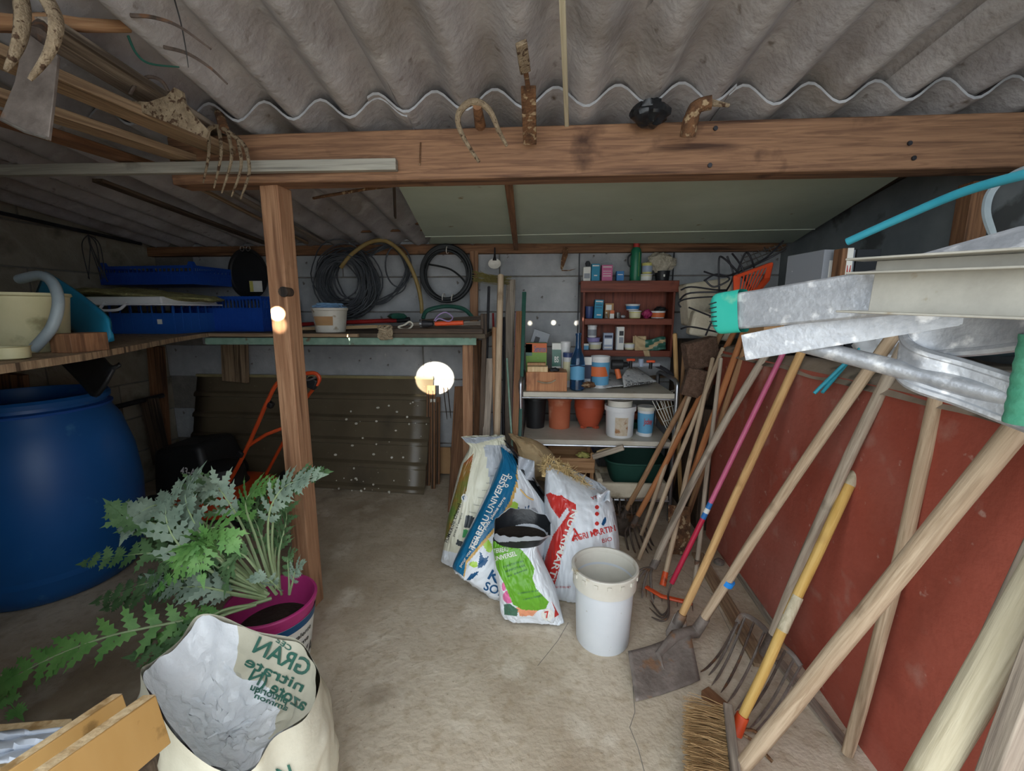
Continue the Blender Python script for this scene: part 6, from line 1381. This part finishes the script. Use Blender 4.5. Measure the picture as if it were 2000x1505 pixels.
# hanging iron tools
t = thing('pronged_hoe', 'two-pronged rusty hoe head hanging over a broad hoe blade', 'hoe', at(60, 20, Y=.72))
for P_ in (((35, -30), (44, 20), (40, 70), (26, 110), (11, 138)), ((70, -30), (95, 5), (110, 50), (95, 105), (58, 156))):
    q = spline([at(x, y, Y=.72 - .01 * i) for i, (x, y) in enumerate(P_)], 6); n = len(q); B().tube(q, [.0095 * (1 - .75 * (i / (n - 1)) ** 2) for i in range(n)], 9, sx=1.2).obj('prong', 'rust_pale', t)
t = thing('broad_hoe', 'broad worn hoe blade hanging behind the two prongs', 'hoe', at(60, 100, Y=.78))
bq = [at(x, y, Y=Y) for x, y, Y in ((48, 60, .80), (112, 108, .80), (104, 190, .78), (94, 272, .76), (50, 258, .76), (-2, 232, .76), (28, 160, .78))]
B().slab(bq, .006).obj('blade', 'iron_grey', t, bevel=.001); B().tube([at(92, 270, Y=.756), at(50, 257, Y=.756), at(-2, 231, Y=.756)], .003, 6).obj('worn_edge', 'steel_dull', t); B().tube([at(75, 70, Y=.82), at(95, 40, Y=.9)], .014, 10).obj('eye', 'iron', t)
t = thing('rusty_trowel', 'pale rusty pointed blade with a ring lying on the stored planks', 'trowel', at(320, 220, Y=1.15))
B().slab([at(x, y, Y=1.06) for x, y in ((248, 196), (290, 199), (325, 187), (340, 170), (355, 178), (360, 200), (378, 225), (406, 254), (402, 270), (350, 248), (295, 226), (258, 212))], .008).obj('blade', 'rust_pale', t)
B().tube(spline([at(x, y, Y=1.065) for x, y in ((254, 184), (268, 162), (292, 150), (315, 158), (330, 180))], 6), .004, 7).obj('ring', 'iron', t)
t = thing('fork_head', 'rusty five-tined fork head hanging at the end of the beam', 'fork', at(440, 260, Y=1.26))
B().tube(spline([at(x, y, Y=1.25) for x, y in ((404, 262), (412, 250), (430, 248), (452, 262), (470, 276), (482, 292))], 5), .006, 8).obj('yoke', 'rust_pale', t)
B().tube([at(438, 252, Y=1.25), at(428, 222, Y=1.3)], [.013, .012], 10).obj('socket', 'rust', t)
for P_ in (((407, 256), (408, 300), (397, 357)), ((427, 249), (432, 300), (418, 367)), ((445, 257), (452, 310), (433, 377)), ((464, 271), (471, 325), (452, 384)), ((480, 288), (487, 335), (470, 388))):
    q = spline([at(x, y, Y=1.25 - .03 * math.sin(i * 1.5)) for i, (x, y) in enumerate(P_)], 7); n = len(q); B().tube(q, [.0048 * (1 - .6 * (i / (n - 1)) ** 2) for i in range(n)], 7).obj('tine', 'rust_pale', t)
for lab, P_, Y, r, m in (('thin dark sickle blade under the roof', ((255, 30), (300, 34), (350, 52), (412, 96)), .93, .004, 'iron'), ('second dark sickle blade catching light near its tip', ((320, 92), (365, 104), (410, 132), (444, 164)), .96, .004, 'iron'), ('thin green wire curving under the roof', ((250, 70), (266, 104), (292, 124), (350, 131)), .98, .003, 'hose_green'), ('thin dark string hanging down from the roof', ((335, -20), (352, 40), (362, 90), (368, 132)), .93, .0015, 'string_dark')):
    q = spline([at(x, y, Y=Y) for x, y in P_], 7); n = len(q); o = B().tube(q, [r * (1 - .5 * (i / (n - 1)) ** 2) for i in range(n)], 6, sx=.6).obj('sickle' if 'sickle' in lab else 'wire', m); tag(o, lab, 'sickle' if 'sickle' in lab else 'wire')
q = spline([at(x, y, Y=1.22 - .05 * math.sin(i / 7 * math.pi)) for i, (x, y) in enumerate(((936, 317), (904, 266), (894, 231), (908, 206), (932, 199), (957, 217), (974, 255), (990, 285)))], 6); n = len(q)
t = thing('iron_hook', 'rusty curved two-pointed iron hook hung over the beam', 'hook', q[n // 2]); B().tube(q, [.004 + .0045 * math.sin(math.pi * i / (n - 1)) for i in range(n)], 9).obj('hook', 'rust_pale', t); B().tube([at(932, 206, Y=1.17), at(938, 245, Y=1.26)], [.011, .015], 10).obj('wood_plug', 'brown_wood', t)
Yp = BEAMY - .075; t = thing('iron_bar', 'rusty flat iron bar with a thin neck fixed to the beam', 'bar', at(1033, 275, Y=Yp))
board('lower_plate', at(1035, 280, Y=1.29), at(1032, 170, Y=1.14), .036, .012, 'rust', t, up=(0, 1, 0)); board('neck', at(1032, 175, Y=1.14), at(1026, 135, Y=1.08), .011, .008, 'rust', t, up=(0, 1, 0)); board('upper_plate', at(1026, 140, Y=1.08), at(1018, 83, Y=1.0), .024, .010, 'rust_pale', t, up=(0, 1, 0))
t = thing('rusty_stub', 'bent rusty stub of an iron tool over the beam', 'iron', at(1350, 262, Y=BEAMY - .07)); B().tube(spline([at(1343, 266, Y=1.24), at(1350, 232, Y=1.22), at(1362, 208, Y=1.2), at(1390, 200, Y=1.19)], 5), [.02] * 6 + [.018] * 4 + [.016] * 6, 10).obj('stub', 'rust', t); B().tube([at(1385, 200, Y=1.19), at(1425, 206, Y=1.18)], [.009, .004], 8).obj('thin_end', 'rust_pale', t)
a_, b_ = at(1096, -60, Y=.84), at(1107, 246, Y=1.27); o = board('joint_lath', V((a_.x, a_.y, min(a_.z, roofz(a_.y) - AMP - .008))), b_, .012, .006, 'handle_cream'); tag(o, 'thin pale lath along the joint between two roof sheets', 'lath')
lump('plastic_wad', 'wad of black plastic stuffed between roof and beam', 'plastic', at(1268, 222, Y=1.27), .045, .04, .03, 'sack_black', 7, .35)

# ------------------------------------------------------------------ stored on and behind the red tank
ZT = .915
mat('tarp_blue', '#3f5f70', '#527284', sc=4, rough=.6, bump=.4, bsc=9, bd=.015); mat('coir', '#5c4638', '#7a6152', sc=70, rough=1, bump=1, bd=.008)
t = thing('wooden_chest', 'dark wooden chest standing behind the end of the red tank', 'chest', (.99, 2.37, 0)); B().box((1.0, 2.37, .445), (.5, .46, .89)).obj('chest', 'dark_wood', t, bevel=.004)
def slabthing(name, lab, cat, c, size, m, yaw=0, tx=0, ty=0, bevel=.006):
    r = Matrix.Rotation(yaw, 3, 'Z') @ Matrix.Rotation(tx, 3, 'X') @ Matrix.Rotation(ty, 3, 'Y'); return tag(B().box(c, size, r).obj(name, m, bevel=bevel), lab, cat)
slabthing('coir_mat', 'thick brown coir mat standing against the cabinet side', 'mat', at(1368, 690, Y=2.06), (.15, .06, .13), 'coir', R(10), 0, R(-14)); slabthing('coir_mat', 'second brown coir mat lower down behind the tool handles', 'mat', at(1362, 748, Y=2.03), (.12, .06, .13), 'coir', R(-8), 0, R(12))
slabthing('brick_red_box', 'dull red box beside the coir mats', 'box', at(1398, 715, Y=2.10), (.12, .1, .16), 'cabinet_red', R(8))
slabthing('polystyrene_sheet', 'big dirty white polystyrene block behind the black wires', 'polystyrene', at(1378, 590, Y=2.42), (.24, .12, .22), 'polystyrene', R(6), 0, R(-8), .015)
slabthing('polystyrene_sheet', 'lower grey-white polystyrene block above the coir mat', 'polystyrene', at(1388, 636, Y=2.22), (.2, .1, .12), 'polystyrene', R(-6), 0, R(10), .015)
b = B()
for P_ in (((1330, 566), (1350, 560), (1400, 566), (1420, 566)), ((1328, 585), (1348, 572), (1420, 570)), ((1330, 600), (1326, 590), (1350, 582), (1420, 578)), ((1405, 575), (1404, 510), (1412, 503), (1440, 530), (1470, 565)), ((1440, 530), (1455, 495), (1465, 500), (1475, 530)), ((1375, 530), (1410, 540), (1440, 532), (1500, 505), (1535, 485)), ((1345, 600), (1400, 622)), ((1400, 605), (1378, 655)), ((1330, 642), (1350, 638), (1400, 648)), ((1420, 500), (1432, 540), (1410, 580)), ((1375, 548), (1400, 535), (1425, 545), (1395, 560), (1378, 548)), ((1430, 495), (1448, 520), (1460, 560)), ((1470, 520), (1500, 500), (1530, 470))):
    b.tube(spline([at(x, y, Y=2.02 + random.uniform(-.03, .03)) for x, y in P_], 5), .004, 6)
tag(b.obj('wire_bundle', 'dark_metal'), 'bundle of bent black wire hoops piled above the coir mats', 'wire')
b = B()
b.tube([at(1500, 490, Y=2.56), V((at(1500, 490, Y=2.56).x, 2.62, lz))], .003, 5)
for k in range(9): b.tube([at(1436 + 11 * k, 500 - 3 * k, Y=2.56), at(1458 + 9 * k, 533 - 6 * k, Y=2.56)], .002, 4)
for k in range(3): b.tube([at(1440 + 5 * k, 528 - 12 * k, Y=2.57), at(1535 + 3 * k, 488 - 8 * k, Y=2.57)], .0035, 5)
tag(b.obj('wire_rack', 'steel_dull'), 'old wire grill behind the orange plastic basket', 'grill')
t = thing('plastic_basket', 'orange slotted plastic basket lying on the tank end', 'basket', at(1470, 560, Y=1.9)); Yo = 1.9
oc = [at(1437, 540, Y=Yo), at(1505, 515, Y=Yo + .04), at(1498, 545, Y=Yo), at(1470, 578, Y=Yo - .04), at(1438, 576, Y=Yo - .03)]
for k in range(5): B().beam(oc[k], oc[(k + 1) % 5], .02, .012).obj('rim', 'orange_plastic', t)
for k in range(8): a_ = oc[0].lerp(oc[1], k / 8); b_ = oc[4].lerp(oc[3], k / 8); B().beam(a_, b_, .005, .004).obj('slat', 'orange_plastic', t)
B().slab([oc[1], oc[2], oc[3] + V((0, .01, -.02)), oc[3] + V((.02, .08, -.02)), oc[1] + V((.02, .06, -.01))], .004).obj('side', 'orange_plastic', t)
lump('blue_tarp', 'folded slate-blue tarpaulin on the tank behind the orange basket', 'tarpaulin', V((1.10, 1.78, 1.05)), .2, .14, .13, 'tarp_blue', 12, .25, 1.6, 36)
lump('blue_tarp', 'dark blue tarpaulin heap beneath the turquoise pipe', 'tarpaulin', V((1.16, 1.25, 1.07)), .16, .22, .14, 'tarp_blue', 17, .25, 1.4, 36)
B_ = carton('grey carton with a red badge near the ladder rail', 1592, 487, 1668, 560, 1.42, .16, 'print_grey', ZT, [(.3, .35, .6, .55, 'print_red'), (.2, .7, .45, .9, 'paper_white')], yaw=R(8))
carton('brown and white carton marked with a big M', 1640, 484, 1668, 540, 1.36, .04, 'brown_wood', ZT, [(.45, .4, 1, 1, 'paper_white')], txt=[('M', .5, .6, .4, .25, 'print_red')])
carton('small dark grey carton behind the carton marked M', 1668, 486, 1722, 540, 1.46, .1, 'print_dark', ZT)
carton('open cardboard box under the ladder rail', 1495, 606, 1618, 700, 1.55, .2, 'card', ZT - .01, [(.28, .0, .30, 1, 'kraft')], yaw=R(-6))
lump('plastic_bag', 'crumpled white plastic bag on the tank edge', 'bag', V((.90, 1.17, ZT + .05)), .085, .09, .05, 'sack_white', 21, .3, 2.2, 36)
for lab, p0, p1 in (('teal garden cane sticking out over the tank edge', (1590, 768, .72), (1722, 640, .86)), ('second teal garden cane with a lighter tip', (1606, 766, .73), (1712, 640, .90))):
    o = stick('garden_cane', at(p0[0], p0[1], X=p0[2]), at(p1[0], p1[1], X=p1[2]), .005, .005, 'turq_pipe'); tag(o, lab, 'cane')
t = thing('dry_branch', 'dry forked branch lying on the tank', 'branch', at(1830, 795, X=.84)); B().tube(spline([at(1752, 798, X=.83), at(1800, 793, X=.84), at(1860, 785, X=.86), at(1900, 778, X=.88)], 5), .007, 7).obj('stem', 'grey_wood', t); B().tube([at(1800, 793, X=.84), at(1765, 788, X=.84)], [.005, .002], 6).obj('twig', 'grey_wood', t)
b = B()
for k in range(6): b.tube(spline([at(1880 + random.uniform(-20, 30), 795 + random.uniform(-10, 40), X=.80 + random.uniform(0, .06)) for _ in range(5)], 6), .003, 5)
tag(b.obj('wire_tangle', 'iron'), 'tangle of rusty wire at the tank edge by the branch', 'wire')
b = B()
for k in range(8): b.tube(spline([at(1700 + random.uniform(-20, 110), 758 + random.uniform(-10, 8), X=.82 + random.uniform(0, .05)) for _ in range(5)], 6), .003, 5)
tag(b.obj('net_tangle', 'hose_green'), 'dark green netting tangled on the tank top', 'netting')

t = thing('wooden_chest', 'small dark wooden box carrying the coir mats', 'chest', (.76, 2.06, 0)); B().box((.82, 2.065, .30), (.14, .1, .6)).obj('box', 'dark_wood', t, bevel=.003)
